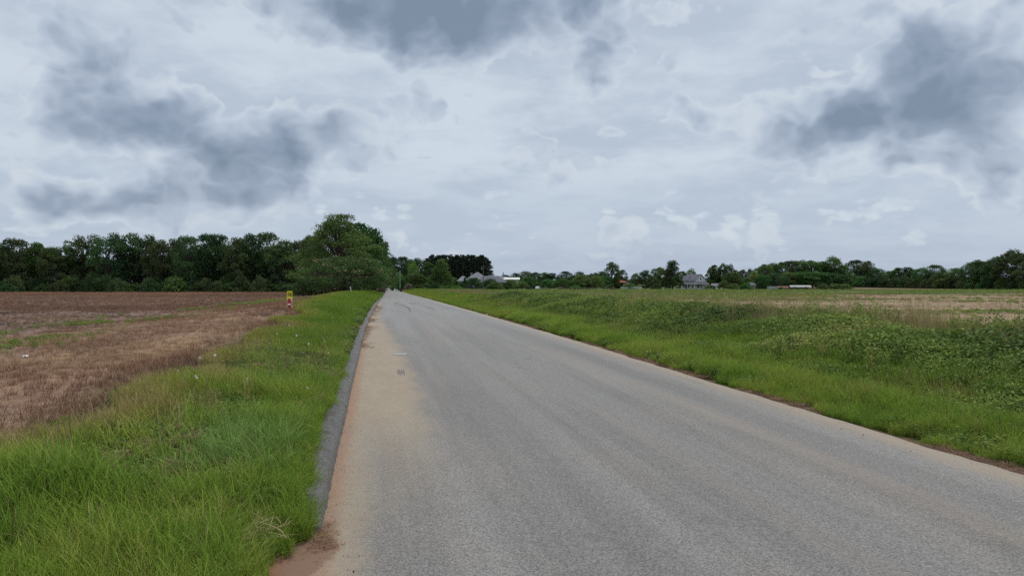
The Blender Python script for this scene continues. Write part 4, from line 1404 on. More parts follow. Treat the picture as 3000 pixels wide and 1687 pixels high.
def bin_(px, Y, mat, label, w=0.6, h=1.05):
    X, Y, z = ground_at(px, Y)
    e = empty('wheeled_bin', (X, Y, z), R(10))
    tag(e, label, 'bin')
    MB().add([(-w * .4, -w * .4, 0.06), (w * .4, -w * .4, 0.06), (w * .4, w * .4, 0.06), (-w * .4, w * .4, 0.06), (-w * .5, -w * .5, h), (w * .5, -w * .5, h), (w * .5, w * .5, h), (-w * .5, w * .5, h)],
             [(0, 3, 2, 1), (4, 5, 6, 7), (0, 1, 5, 4), (1, 2, 6, 5), (2, 3, 7, 6), (3, 0, 4, 7)]).build('body', mat, e)
    MB().box(-w * .54, w * .54, -w * .54, w * .56, h + 0.003, h + 0.07).build('lid', mat, e)
    for s in (-1, 1):
        MB().tube((s * w * .42, w * .45, 0.12), (s * w * .50, w * .45, 0.12), 0.12, n=10).build('wheel', M['tyre'], e)


bin_(1174.5, 290, M['black_plastic'], 'dark bin at the roadside below the pale pole', 0.8, 1.2)
bin_(1183, 291, M['red_wall'], 'reddish brown bin beside the dark bin by the road', 0.9, 1.15)
bin_(1151, 330, M['black_plastic'], 'dark bin farther along the right edge of the climbing road', 0.8, 1.25)
bin_(1420, 289, M['red_wall'], 'small reddish bin at the foot of the crossarm pole', 0.7, 1.0)
bin_(1146, 362, M['black_plastic'], 'farthest dark bin beside the climbing road', 0.9, 1.4)


def white_fence():
    X, Y, z = ground_at(1820, 338)
    e = empty('white_fence', (X, Y, z))
    tag(e, 'short white rail fence with gate left of the dark trees', 'fence')
    k = 338 / F
    xs = [(p - 1820) * k for p in (1820, 1829.5, 1841, 1850, 1859, 1867, 1873)]
    ysl = [0, 0, 0, -0.8, -2.0, -3.6, -5.2]
    zs = [float(H(X + a, Y + b)) - z for a, b in zip(xs, ysl)]
    for a, b, c in zip(xs, ysl, zs):
        MB().box(a - 0.07, a + 0.07, b - 0.07, b + 0.07, c - 0.2, c + 1.25).build('post', M['white_paint'], e)
    for i in range(len(xs) - 1):
        if i == 1:
            continue
        for hz in (0.35, 0.72, 1.08):
            d = np.array([xs[i + 1] - xs[i], ysl[i + 1] - ysl[i], zs[i + 1] - zs[i]])
            nrm = np.array([-d[1], d[0], 0]) / math.hypot(d[0], d[1]) * 0.02
            p0 = np.array([xs[i], ysl[i] - 0.085, zs[i] + hz])
            q = [p0 - nrm, p0 + d - nrm, p0 + d + nrm, p0 + nrm]
            MB().add(q + [p + np.array([0, 0, 0.17]) for p in q], [(0, 3, 2, 1), (4, 5, 6, 7), (0, 1, 5, 4), (1, 2, 6, 5), (2, 3, 7, 6), (3, 0, 4, 7)]).build('rail', M['white_paint'], e)
    g = MB().box(xs[1] + 0.35, xs[2] - 0.35, -0.06, 0.0, zs[1] + 0.15, zs[1] + 1.15).build('gate', M['white_paint'], e)
    MB().box(xs[2] - 0.6, xs[2] - 0.5, -0.1, -0.062, zs[1] + 0.6, zs[1] + 0.7).build('latch', M['dark_wood'], g)


white_fence()


def dark_fence():
    X, Y, z = ground_at(1470, 297)
    e = empty('dark_rail_fence', (X, Y, z))
    tag(e, 'low dark rail fence running under the yard trees right of grey house', 'fence')
    k = 297 / F
    L = 185 * k
    n = 12
    zz = [float(H(X + L * i / n, Y)) - z for i in range(n + 1)]
    for i in range(n + 1):
        x = L * i / n
        MB().box(x - 0.06, x + 0.06, -0.06, 0.06, zz[i] - 0.2, zz[i] + 1.15).build('post', M['dark_wood'], e)
    for i in range(n):
        for hz in (0.45, 0.95):
            x0, x1 = L * i / n, L * (i + 1) / n
            MB().add([(x0, -0.10, zz[i] + hz), (x1, -0.10, zz[i + 1] + hz), (x1, -0.065, zz[i + 1] + hz), (x0, -0.065, zz[i] + hz),
                      (x0, -0.10, zz[i] + hz + 0.14), (x1, -0.10, zz[i + 1] + hz + 0.14), (x1, -0.065, zz[i + 1] + hz + 0.14), (x0, -0.065, zz[i] + hz + 0.14)],
                     [(0, 3, 2, 1), (4, 5, 6, 7), (0, 1, 5, 4), (1, 2, 6, 5), (2, 3, 7, 6), (3, 0, 4, 7)]).build('rail', M['dark_wood'], e)


dark_fence()


def text_mesh(body, size, mat, parent, loc, rot, extrude=0.001, sx=1.0):
    c = bpy.data.curves.new('lettering', 'FONT')
    c.body = body
    c.size = size
    c.align_x = 'CENTER'
    c.align_y = 'CENTER'
    c.extrude = extrude
    c.offset = 0.004
    tmp = bpy.data.objects.new('lettering_curve', c)
    me = bpy.data.meshes.new_from_object(tmp)
    bpy.data.objects.remove(tmp)
    me.materials.clear()
    me.materials.append(mat)
    o = add_obj('lettering', me, parent)
    o.location = loc
    o.rotation_euler = rot
    o.scale = (sx, 1, 1)
    return o


def for_sale_sign():
    Y = 35.6
    X = float(X_of(849, Y))
    z = float(H(X, Y)) + 0.16
    e = empty('for_sale_sign', (X, Y, z), R(69))
    tag(e, 'upright yellow and red FOR SALE sign between the brown field and verge', 'sign')
    w, h0, h1 = 0.19, 0.0, 0.76
    MB().box(-w, w, 0, 0.012, h0, h1).build('board', M['sign_yellow'], e)
    # white arched field, red arched figure with a white bar and a pale slanted side
    def arch(wd, z0, z1, n=14):
        pts = [(-wd, z0), (wd, z0)]
        for i in range(n + 1):
            a = math.pi * i / n
            pts.append((wd * math.cos(a), z1 - wd * 1.2 + wd * 1.2 * math.sin(a)))
        return pts
    MB().prism([(x - 0.03, zz) for x, zz in arch(0.158, 0.004, 0.475)], -0.004, -0.001).build('white_panel', M['sign_white'], e)
    MB().prism([(x - 0.045, zz) for x, zz in arch(0.138, 0.006, 0.455)], -0.008, -0.005).build('red_figure', M['sign_red'], e)
    MB().box(-0.165, 0.04, -0.012, -0.009, 0.14, 0.205).build('white_bar', M['sign_white'], e)
    MB().prism([(0.075, 0.006), (0.125, 0.006), (0.175, 0.34), (0.115, 0.34)], -0.012, -0.009).build('slanted_strip', M['grey_wall'], e)
    text_mesh('FOR SALE', 0.25, M['ink'], e, (0, -0.004, 0.61), (R(90), 0, 0), sx=0.30)
    for s in (-0.12, 0.12):
        MB().tube((s, 0.03, -0.6), (s, 0.03, 0.5), 0.008, n=6).build('leg', M['wire'], e)


for_sale_sign()


def marker_post():
    Y = 101.0
    X = float(X_of(1030, Y))
    z = float(H(X, Y))
    e = empty('marker_post', (X, Y, z))
    e.rotation_euler = (0, R(-9), 0)
    tag(e, 'thin leaning white marker post in the grass before the blossoming tree', 'post')
    h = 1.0
    MB().box(-0.05, 0.05, -0.012, 0.012, -0.3, h).build('stake', M['white_paint'], e)
    MB().box(-0.052, 0.052, -0.015, 0.015, h - 0.18, h - 0.06).build('band', M['sign_white'], e)


marker_post()


def scrap(name, u, Y, sz, label, on_road=False):
    X = float(u + XL(Y))
    z = float(H(X, Y)) + 0.02
    r = np.random.default_rng(int(Y * 10))
    n = 5
    g = np.array([[(i / (n - 1) - 0.5) * sz, (j / (n - 1) - 0.5) * sz * 0.6, r.uniform(0, sz * 0.30)] for j in range(n) for i in range(n)])
    q = np.array([(j * n + i, j * n + i + 1, (j + 1) * n + i + 1, (j + 1) * n + i) for j in range(n - 1) for i in range(n - 1)])
    me = mesh_from(name, g, quads=q, mat=M['paper'])
    o = add_obj(name, me, None, (X, Y, z), r.uniform(0, 6))
    tag(o, label, 'litter')


scrap('paper_scrap', RW + 0.12, 42.0, 0.22, 'small white paper scrap lying on the far road edge')
scrap('paper_scrap', -6.3, 15.2, 0.13, 'white paper scrap lying in the brown field near the picture edge')

# ------------------------------------------------------------------ ground cover (grass, weeds, stubble)
def blade_clump(seed, nb, rad, hmin, hmax, wid, bend, lie=0.0, segs=3):
    r = np.random.default_rng(seed)
    vs, qs, lv = [], [], []
    b = 0
    for _ in range(nb):
        a, d = r.uniform(0, 6.28), rad * math.sqrt(r.uniform())
        p = np.array([math.cos(a) * d, math.sin(a) * d, -0.01])
        L = r.uniform(hmin, hmax)
        dirn = r.uniform(0, 6.28)
        out = np.array([math.cos(dirn), math.sin(dirn), 0])
        side = np.array([-out[1], out[0], 0])
        th = r.uniform(0.05, 0.35) + lie
        bd = bend * r.uniform(0.4, 1.4)
        w = wid * r.uniform(0.7, 1.3)
        ring = []
        for s in range(segs + 1):
            ww = w * (1 - 0.75 * (s / segs) ** 1.5) * 0.5
            ring.append((p - side * ww, p + side * ww))
            th_ = min(1.55, th + bd * (s / segs))
            p = p + (out * math.sin(th_) + np.array([0, 0, math.cos(th_)])) * L / segs
        for l, rr in ring:
            vs += [l, rr]
        sh = r.uniform()
        for s in range(segs):
            k = b + 2 * s
            qs.append((k, k + 1, k + 3, k + 2))
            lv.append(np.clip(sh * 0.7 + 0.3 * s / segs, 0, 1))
        b += 2 * (segs + 1)
    return np.array(vs), np.array(qs), np.array(lv)


def leaf_clump(seed, nl, rad, hgt, size, up=0.7):
    r = np.random.default_rng(seed)
    a = r.uniform(0, 6.28, nl)
    d = rad * np.sqrt(r.uniform(0, 1, nl))
    C = np.stack([np.cos(a) * d, np.sin(a) * d, hgt * (0.25 + 0.75 * r.uniform(0, 1, nl)) * np.sqrt(np.clip(1 - 0.7 * (d / rad) ** 2, 0.1, 1))], 1)
    N = np.stack([np.cos(a) * 0.4, np.sin(a) * 0.4, np.full(nl, up)], 1) + r.normal(0, 0.35, (nl, 3))
    N /= np.linalg.norm(N, axis=1)[:, None]
    V, q = leaf_quads(C, N, size, r, 0.7)
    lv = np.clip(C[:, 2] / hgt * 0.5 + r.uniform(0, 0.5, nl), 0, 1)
    # a few stems
    sv, sq, sl = blade_clump(seed + 9, max(3, nl // 8), rad * 0.6, hgt * 0.6, hgt * 0.95, 0.006, 0.3, segs=2)
    q2 = sq + len(V)
    return np.concatenate([V, sv]), np.concatenate([q, q2]), np.concatenate([lv, sl * 0.4])


def clump_objects(tagname, gens, mat):
    col = bpy.data.collections.new('clumps_' + tagname)
    for i, (V, q, lv) in enumerate(gens):
        me = mesh_from('clump', V, quads=q, mat=mat)
        at = me.attributes.new('lv', 'FLOAT', 'FACE')
        at.data.foreach_set('value', lv.astype(np.float32))
        col.objects.link(bpy.data.objects.new('%s_clump_%02d' % (tagname, i), me))
    return col


def scatter(name, U, Y, scl, tint, col, label, cat, sink=0.0, tilt=0.12, zoff=None):
    n = len(U)
    X = U + XL(Y)
    Z = HU(U, Y) - sink if zoff is None else zoff
    me = bpy.data.meshes.new(name)
    me.vertices.add(n)
    me.vertices.foreach_set('co', np.stack([X, Y, Z], 1).astype(np.float32).ravel())
    rot = np.stack([rng.normal(0, tilt, n), rng.normal(0, tilt, n), rng.uniform(0, 6.28, n)], 1)
    a = me.attributes.new('rotv', 'FLOAT_VECTOR', 'POINT')
    a.data.foreach_set('vector', rot.astype(np.float32).ravel())
    a = me.attributes.new('scl', 'FLOAT', 'POINT')
    a.data.foreach_set('value', np.asarray(scl, np.float32))
    a = me.attributes.new('tint', 'FLOAT', 'POINT')
    a.data.foreach_set('value', np.clip(tint, 0, 1).astype(np.float32))
    a = me.attributes.new('vid', 'INT', 'POINT')
    a.data.foreach_set('value', rng.integers(0, len(col.objects), n).astype(np.int32))
    o = add_obj(name, me)
    tag(o, label, cat, kind='stuff')
    g = bpy.data.node_groups.new('scatter_' + name, 'GeometryNodeTree')
    g.interface.new_socket('Geometry', in_out='INPUT', socket_type='NodeSocketGeometry')
    g.interface.new_socket('Geometry', in_out='OUTPUT', socket_type='NodeSocketGeometry')
    gi, go = g.nodes.new('NodeGroupInput'), g.nodes.new('NodeGroupOutput')
    ci = g.nodes.new('GeometryNodeCollectionInfo')
    ci.inputs['Collection'].default_value = col
    ci.inputs['Separate Children'].default_value = True
    ci.inputs['Reset Children'].default_value = True
    ip = g.nodes.new('GeometryNodeInstanceOnPoints')
    ip.inputs['Pick Instance'].default_value = True

    def na(nm, typ):
        k = g.nodes.new('GeometryNodeInputNamedAttribute')
        k.data_type = typ
        k.inputs['Name'].default_value = nm
        return k.outputs['Attribute']
    L = g.links.new
    L(gi.outputs[0], ip.inputs['Points'])
    L(ci.outputs[0], ip.inputs['Instance'])
    L(na('vid', 'INT'), ip.inputs['Instance Index'])
    e2r = g.nodes.new('FunctionNodeEulerToRotation')
    L(na('rotv', 'FLOAT_VECTOR'), e2r.inputs[0])
    L(e2r.outputs[0], ip.inputs['Rotation'])
    L(na('scl', 'FLOAT'), ip.inputs['Scale'])
    L(ip.outputs[0], go.inputs[0])
    md = o.modifiers.new('scatter', 'NODES')
    md.node_group = g
    return o


GREEN = [(0.0, (0.070, 0.122, 0.028)), (0.25, (0.132, 0.232, 0.031)), (0.5, (0.222, 0.330, 0.040)), (0.75, (0.31, 0.32, 0.066)), (1.0, (0.34, 0.26, 0.12))]
WEED = [(0.0, (0.052, 0.085, 0.024)), (0.35, (0.108, 0.165, 0.036)), (0.7, (0.19, 0.262, 0.052)), (1.0, (0.30, 0.29, 0.095))]
DRY = [(0.0, (0.14, 0.095, 0.074)), (0.35, (0.27, 0.140, 0.088)), (0.7, (0.39, 0.27, 0.165)), (1.0, (0.50, 0.40, 0.22))]
BLUE = [(0.0, (0.11, 0.20, 0.035)), (1.0, (0.25, 0.37, 0.095))]
TAN = [(0.0, (0.13, 0.115, 0.045)), (0.5, (0.27, 0.225, 0.095)), (1.0, (0.45, 0.37, 0.19))]
m_tan = grass_mat('tan_stalk', TAN, 0.25)
m_green, m_weed, m_dry, m_blue = grass_mat('grass_blade', GREEN), grass_mat('weed_leaf', WEED), grass_mat('dry_stalk', DRY, 0.15), grass_mat('blue_grass', BLUE)
c_grass = clump_objects('grass', [blade_clump(500 + i, 22, 0.085, 0.10, 0.30 + 0.06 * (i % 3), 0.0065, 0.9 + 0.35 * (i % 4)) for i in range(10)], m_green)
c_grass_far = clump_objects('coarse_grass', [blade_clump(520 + i, 34, 0.20, 0.14, 0.32, 0.016, 0.9, segs=2) for i in range(6)], m_green)
c_blue = clump_objects('blue_grass', [blade_clump(540 + i, 26, 0.07, 0.20, 0.38, 0.0065, 1.5) for i in range(5)], m_blue)
c_weed = clump_objects('weed', [leaf_clump(560 + i, 46, 0.13, 0.15, 0.040) for i in range(6)], m_weed)
c_weed_big = clump_objects('broad_weed', [leaf_clump(580 + i, 90, 0.30, 0.42, 0.062) for i in range(6)], m_weed)
c_weed_far = clump_objects('far_weed', [leaf_clump(600 + i, 70, 0.50, 0.40, 0.12) for i in range(5)], m_weed)
c_dry = clump_objects('dry', [blade_clump(620 + i, 18, 0.10, 0.06, 0.20, 0.006, 0.9, 0.3, segs=2) for i in range(6)], m_dry)
c_stalk = clump_objects('stalk', [blade_clump(640 + i, 16, 0.14, 0.25, 0.62, 0.008, 0.35, segs=2) for i in range(6)], m_tan)
c_stalk2 = clump_objects('dry_blade', [blade_clump(650 + i, 5, 0.08, 0.14, 0.34, 0.006, 0.9, segs=3) for i in range(5)], m_tan)
c_straw = clump_objects('straw', [blade_clump(660 + i, 34, 0.12, 0.06, 0.18, 0.005, 0.3, 1.15, segs=2) for i in range(5)], m_dry)
c_plume = clump_objects('plume', [blade_clump(680 + i, 30, 0.16, 0.7, 1.25, 0.010, 0.45, segs=3) for i in range(4)], m_tan)


def sample(n, y0, y1, power=1.0):
    """random distances between y0 and y1, denser near the camera"""
    t = rng.uniform(0, 1, n)
    if power == 0:
        return y0 * (y1 / y0) ** t
    return y0 + (y1 - y0) * t ** power


def left_edge(Y):
    return np.interp(Y, [0, 5, 7, 10, 15, 20, 35, 44, 130, 240], [-3.2, -3.0, -2.85, -2.55, -2.2, -2.3, -3.2, -3.9, -6.2, -8.0])


def in_view(U, Y, pad=4.0):
    X = U + XL(Y)
    return np.abs(X) < Y * 0.66 + pad


# left verge
Y = sample(35000, 2.0, 17.0, 1.1)
e = left_edge(Y) + (vnoise(Y * 1.3, Y * 0 + 2, 21) - 0.5) * 1.2
U = e + (-0.26 - e) * rng.uniform(0, 1, len(Y))
near_end = (U > -0.17 + 0.12 * (vnoise(U * 5, Y * 5, 2) - 0.5)) & (Y < 5.3)
clov = ss(0.45, 0.62, vnoise(U * 0.8 + 3, Y * 0.45, 31) * 0.75 + 0.42 * np.exp(-((U + 1.5) / 0.9) ** 2 - ((Y - 13.5) / 5.0) ** 2))
keep = in_view(U, Y) & ~near_end & (rng.uniform(0, 1, len(Y)) > clov * 0.93)
U, Y, e, clov = U[keep], Y[keep], e[keep], clov[keep]
edge_d = np.clip((U - e) / 1.1, 0, 1)
tint = 0.42 + 0.34 * (vnoise(U * 0.9, Y * 0.7, 41) - 0.5) + 0.22 * (vnoise(U * 3.3, Y * 2.7, 42) - 0.5) + 0.5 * (1 - edge_d) + rng.normal(0, 0.11, len(U)) + 0.4 * (rng.uniform(0, 1, len(U)) < 0.05)
scl = (0.58 + 0.62 * vnoise(U * 1.1, Y * 1.1, 43)) * rng.uniform(0.65, 1.2, len(U)) * (0.7 + 0.3 * edge_d) * (1 - 0.4 * ss(-0.55, -0.25, U))
scatter('verge_grass', U, Y, scl, tint, c_grass, 'lush green grass on the verge beside the kerb', 'grass')
Y = sample(26000, 17.0, 150.0, 2.0)
e = left_edge(Y) + (vnoise(Y * 0.6, Y * 0 + 2, 22) - 0.5) * 1.4
U = e + (-0.28 - e) * rng.uniform(0, 1, len(Y))
keep = in_view(U, Y)
U, Y, e = U[keep], Y[keep], e[keep]
edge_d = np.clip((U - e) / 1.0, 0, 1)
tint = 0.44 + 0.26 * (vnoise(U * 0.7, Y * 0.3, 44) - 0.5) + 0.4 * (1 - edge_d) + rng.normal(0, 0.07, len(U))
scl = np.interp(Y, [17, 60, 150], [0.75, 1.1, 1.9]) * rng.uniform(0.7, 1.2, len(U)) * (1 - 0.45 * ss(-0.7, -0.28, U))
scatter('verge_grass', U, Y, scl, tint, c_grass_far, 'green grass on the verge farther along the kerb', 'grass')
Y = np.concatenate([sample(1500, 5.2, 16.0, 1.2), rng.uniform(4.9, 6.4, 420)])
lim = -0.20 + 0.17 * (vnoise(Y * 1.3, Y * 0, 17) - 0.5) + 0.16 * ss(5.9, 5.45, Y)
U = lim - np.abs(rng.normal(0, 0.10, len(Y)))
k = ~((Y < 5.2) & (U > -0.17))
U, Y = U[k], Y[k]
scatter('kerb_grass', U, Y, rng.uniform(0.4, 0.75, len(U)), 0.45 + rng.normal(0, 0.14, len(U)), c_grass, 'grass tufts leaning over the back of the kerb', 'grass', tilt=0.35,
        zoff=np.maximum(HU(U, Y), PR(Y) + 0.10 * ss(5.4, 5.8, Y) * (U > -0.2)))
# bluish tall tuft near the kerb
n = 420
U = -0.70 + rng.normal(0, 0.26, n)
Y = 7.2 + rng.normal(0, 0.6, n)
k = U < -0.32
scatter('blue_grass', U[k], Y[k], rng.uniform(0.7, 1.15, k.sum()), rng.uniform(0, 1, k.sum()), c_blue, 'patch of bluish green long grass close to the kerb', 'grass')
# straw and a few broad leaves between the blades
Y = sample(1500, 4.2, 30.0, 1.3)
U = left_edge(Y) + (-0.3 - left_edge(Y)) * rng.uniform(0, 1, len(Y))
k = in_view(U, Y) & (vnoise(U * 1.4, Y * 1.1, 47) > 0.45)
U, Y = U[k], Y[k]
scatter('verge_straw', U, Y, np.interp(Y, [4, 30], [0.9, 1.5]) * rng.uniform(0.7, 1.2, len(U)), 0.5 + rng.normal(0, 0.2, len(U)), c_straw, 'dead straw lying among the verge grass', 'straw',
        zoff=HU(U, Y) + rng.uniform(0.04, 0.15, len(U)))
Y = sample(2600, 4.4, 22.0, 1.2)
U = left_edge(Y) + (-0.3 - left_edge(Y)) * rng.uniform(0, 1, len(Y))
k = in_view(U, Y) & (vnoise(U * 1.7, Y * 1.5, 48) > 0.55)
U, Y = U[k], Y[k]
scatter('verge_weeds', U, Y, rng.uniform(0.7, 1.15, len(U)), 0.55 + rng.normal(0, 0.15, len(U)), c_weed, 'broad-leaved weeds scattered among the near verge grass', 'weeds')
Y = sample(1300, 4.4, 26.0, 1.3)
U = left_edge(Y) + (-0.3 - left_edge(Y)) * rng.uniform(0, 1, len(Y))
k = in_view(U, Y) & (vnoise(U * 1.1, Y * 0.9, 49) > 0.4)
U, Y = U[k], Y[k]
scatter('dry_blades', U, Y, rng.uniform(0.7, 1.3, len(U)), 0.55 + rng.normal(0, 0.25, len(U)), c_stalk2, 'dry yellowed blades standing in the verge grass', 'dry grass')
# dark seed stems standing above the grass
Y = sample(420, 4.6, 22.0, 1.2)
U = left_edge(Y) + (-0.6 - left_edge(Y)) * rng.uniform(0, 1, len(Y))
c_seed = clump_objects('seed', [blade_clump(720 + i, 2, 0.02, 0.30, 0.50, 0.005, 0.25, segs=3) for i in range(4)], m_dry)
scatter('seed_stems', U, Y, rng.uniform(0.7, 1.1, len(U)), rng.uniform(0, 0.5, len(U)), c_seed, 'thin dark seed stems standing above the verge grass', 'grass')
# low broad-leaved weeds in the verge
Y = sample(20000, 7.5, 45.0, 1.5)
e = left_edge(Y)
U = e * 0.85 + (-0.3 - e * 0.85) * rng.uniform(0, 1, len(Y))
clov = ss(0.42, 0.60, vnoise(U * 0.8 + 3, Y * 0.45, 31) * 0.75 + 0.42 * np.exp(-((U + 1.5) / 0.9) ** 2 - ((Y - 13.5) / 5.0) ** 2))
k = (rng.uniform(0, 1, len(Y)) < clov) & in_view(U, Y)
U, Y = U[k], Y[k]
scatter('verge_weeds', U, Y, np.interp(Y, [7, 45], [0.8, 1.7]) * rng.uniform(0.7, 1.2, len(U)), 0.40 + 0.8 * (vnoise(U * 2, Y * 2, 51) - 0.5) + rng.normal(0, 0.14, len(U)), c_weed, 'low leafy weeds among the verge grass', 'weeds')
# dry fringe and stubble of the left field
Y = sample(36000, 5.5, 60.0, 1.5)
e = left_edge(Y)
W = Y * 0.66 + XL(Y) + 2.0
U = e + 0.9 - (W + 0.9) * rng.uniform(0, 1, len(Y)) ** 1.15
k = in_view(U, Y, 3.0) & (vnoise(U * 0.8, Y * 0.35, 61) + rng.uniform(-0.40, 0.40, len(Y)) > 0.42)
U, Y = U[k], Y[k]
fr = np.exp(-((U - left_edge(Y) + 0.5) / 0.9) ** 2)
tint = 0.44 + 0.5 * (vnoise(U * 0.5, Y * 0.22, 62) - 0.5) + rng.normal(0, 0.14, len(U)) - 0.10 * fr - 0.18 * ss(-9, -12, U)
scl = np.interp(Y, [5, 20, 60], [0.60, 0.75, 1.3]) * rng.uniform(0.4, 1.1, len(U)) * (1 + 0.7 * fr)
scatter('field_stubble', U, Y, scl, tint, c_dry, 'brown dead weeds and stubble over the field', 'stubble')
Y = sample(24000, 50.0, 226.0, 1.2)
U = left_edge(Y) - (Y * 0.5 + 4) * rng.uniform(0, 1, len(Y)) ** 1.1
k = in_view(U, Y, 4.5)
U, Y = U[k], Y[k]
scatter('field_stubble', U, Y, np.interp(Y, [50, 226], [1.6, 3.2]) * rng.uniform(0.6, 1.1, len(U)), 0.30 + 0.4 * (vnoise(U * 0.15, Y * 0.06, 64) - 0.5) + rng.normal(0, 0.1, len(U)) + 0.2 * ss(150, 220, Y), c_dry,
        'dark brown stubble in the far part of the field', 'stubble')
# green weeds along the strip in the left field
Y = sample(2600, 13.0, 90.0, 1.3)
U = -9.3 + rng.normal(0, 1.1, len(Y)) + (vnoise(Y * 0.1, Y * 0, 71) - 0.5) * 3
k = in_view(U, Y, 3.0) & (vnoise(U * 0.6, Y * 0.22, 72) > 0.50)
U, Y = U[k], Y[k]
scatter('field_weeds', U, Y, np.interp(Y, [12, 90], [0.7, 2.0]) * rng.uniform(0.6, 1.2, len(U)), 0.6 + rng.normal(0, 0.15, len(U)), c_weed, 'scattered green weeds across the brown field', 'weeds')
# right verge: bright grass strip
Y = sample(27000, 2.5, 40.0, 1.35)
wv = 0.7 + 1.5 * vnoise(Y * 0.30, Y * 0 + 1, 81) ** 1.5
U = RW + 0.20 + 0.34 * vnoise(Y * 1.6, Y * 0, 82) * vnoise(Y * 5.0, Y * 0, 85) * 1.6 + wv * rng.uniform(0, 1, len(Y)) ** 1.2
k = in_view(U, Y)
U, Y = U[k], Y[k]
scl = np.interp(Y, [5, 40], [0.70, 1.5]) * rng.uniform(0.6, 1.2, len(U)) * (0.55 + 0.5 * ss(RW + 0.2, RW + 0.9, U)) * (0.7 + 0.6 * vnoise(U * 1.5, Y * 1.2, 87))
scatter('roadside_grass', U, Y, scl, 0.48 + 0.34 * (vnoise(U * 0.8, Y * 0.8, 83) - 0.5) + 0.2 * (vnoise(U * 3, Y * 3, 86) - 0.5) + rng.normal(0, 0.10, len(U)) + 0.4 * (rng.uniform(0, 1, len(U)) < 0.05), c_grass, 'bright green grass along the far road edge', 'grass')
Y = sample(22000, 38.0, 300.0, 1.7)
U = RW + 0.3 + (np.interp(Y, [38, 90, 300], [2.5, 5, 9])) * rng.uniform(0, 1, len(Y))
scatter('roadside_grass', U, Y, np.interp(Y, [38, 300], [1.0, 2.6]) * rng.uniform(0.7, 1.2, len(U)), 0.55 + 0.3 * (vnoise(U * 0.5, Y * 0.2, 84) - 0.5) + rng.normal(0, 0.08, len(U)), c_grass_far, 'yellow-green grass along the distant road edge', 'grass')
# right bank: broad-leaved weeds with darker and lighter patches
Y = sample(33000, 4.0, 70.0, 1.4)
U = RW + 0.7 + 7.1 * rng.uniform(0, 1, len(Y))
k = in_view(U, Y, 4.5)
U, Y = U[k], Y[k]
patch = vnoise(U * 0.55, Y * 0.30, 91)
tint = 0.47 + 0.85 * (patch - 0.5) + 0.3 * (vnoise(U * 1.9, Y * 1.9, 92) - 0.5) + rng.normal(0, 0.10, len(U))
d2 = U - RW
scl = np.interp(d2, [0.7, 1.6, 4.5, 7.8], [0.30, 0.55, 1.0, 0.85]) * (0.42 + 1.15 * vnoise(U * 0.9, Y * 0.6, 94)) * rng.uniform(0.6, 1.15, len(U)) * np.interp(Y, [7, 70], [0.85, 1.25])
k = rng.uniform(0, 1, len(U)) < np.interp(d2, [0.7, 1.6, 6.5, 7.8], [0.25, 0.9, 0.9, 0.5])
scatter('bank_weeds', U[k], Y[k], scl[k], tint[k], c_weed_big, 'tangled leafy weeds covering the right-hand bank', 'weeds')
Y = sample(15000, 55.0, 270.0, 1.4)
U = RW + 3.0 + 17.0 * rng.uniform(0, 1, len(Y))
scatter('bank_weeds', U, Y, np.interp(Y, [55, 270], [0.7, 1.6]) * rng.uniform(0.6, 1.1, len(U)), 0.45 + 0.5 * (vnoise(U * 0.25, Y * 0.12, 93) - 0.5) + rng.normal(0, 0.1, len(U)), c_weed_far, 'green weeds along the distant part of the bank', 'weeds')
# low leafy weeds and straw through the grass strip
Y = sample(7000, 6.0, 45.0, 1.4)
U = RW + 0.45 + 2.0 * rng.uniform(0, 1, len(Y))
k = in_view(U, Y) & (vnoise(U * 1.2 + 5, Y * 0.8, 88) > 0.50)
U, Y = U[k], Y[k]
scatter('roadside_weeds', U, Y, np.interp(Y, [6, 45], [0.9, 1.9]) * rng.uniform(0.7, 1.3, len(U)), 0.5 + rng.normal(0, 0.2, len(U)), c_weed, 'low leafy weeds in the grass of the far road edge', 'weeds')
# taller single weeds standing out of the mass
c_tall = clump_objects('tall_weed', [leaf_clump(740 + i, 56, 0.10 + 0.03 * (i % 3), 0.62 + 0.12 * (i % 3), 0.055 + 0.02 * (i % 2), 0.5) for i in range(6)], m_weed)
Y = sample(3600, 8.0, 75.0, 1.4)
U = RW + 2.2 + 6.4 * rng.uniform(0, 1, len(Y)) ** 0.7
k = in_view(U, Y, 4.5) & (vnoise(U * 0.5 + 2, Y * 0.35, 90) > 0.45)
U, Y = U[k], Y[k]
scatter('tall_weeds', U, Y, rng.uniform(0.55, 1.1, len(U)), 0.62 + rng.normal(0, 0.22, len(U)), c_tall, 'taller leafy weeds standing out of the bank', 'weeds')
# grass mixed in the bank
Y = sample(26000, 4.0, 60.0, 1.4)
U = RW + 1.0 + 7.0 * rng.uniform(0, 1, len(Y))
k = in_view(U, Y, 4.5) & (vnoise(U * 0.7, Y * 0.4, 95) > 0.36)
U, Y = U[k], Y[k]
scatter('bank_grass', U, Y, np.interp(Y, [7, 60], [0.8, 1.3]) * rng.uniform(0.7, 1.2, len(U)), 0.48 + 0.5 * (vnoise(U, Y, 96) - 0.5) + rng.normal(0, 0.16, len(U)), c_grass_far, 'grass growing between the weeds of the bank', 'grass')
# brown dead stems inside the bank
Y = sample(6000, 7.5, 60.0, 1.4)
U = RW + 1.0 + 6.6 * rng.uniform(0, 1, len(Y))
k = in_view(U, Y, 4.5) & (vnoise(U * 0.6 + 4, Y * 0.45, 97) > 0.58)
U, Y = U[k], Y[k]
scatter('dead_stems', U, Y, np.interp(Y, [7, 60], [0.7, 1.0]) * rng.uniform(0.6, 1.0, len(U)), 0.35 + rng.normal(0, 0.2, len(U)), c_stalk, 'brown dead stems among the weeds of the bank', 'dry grass')
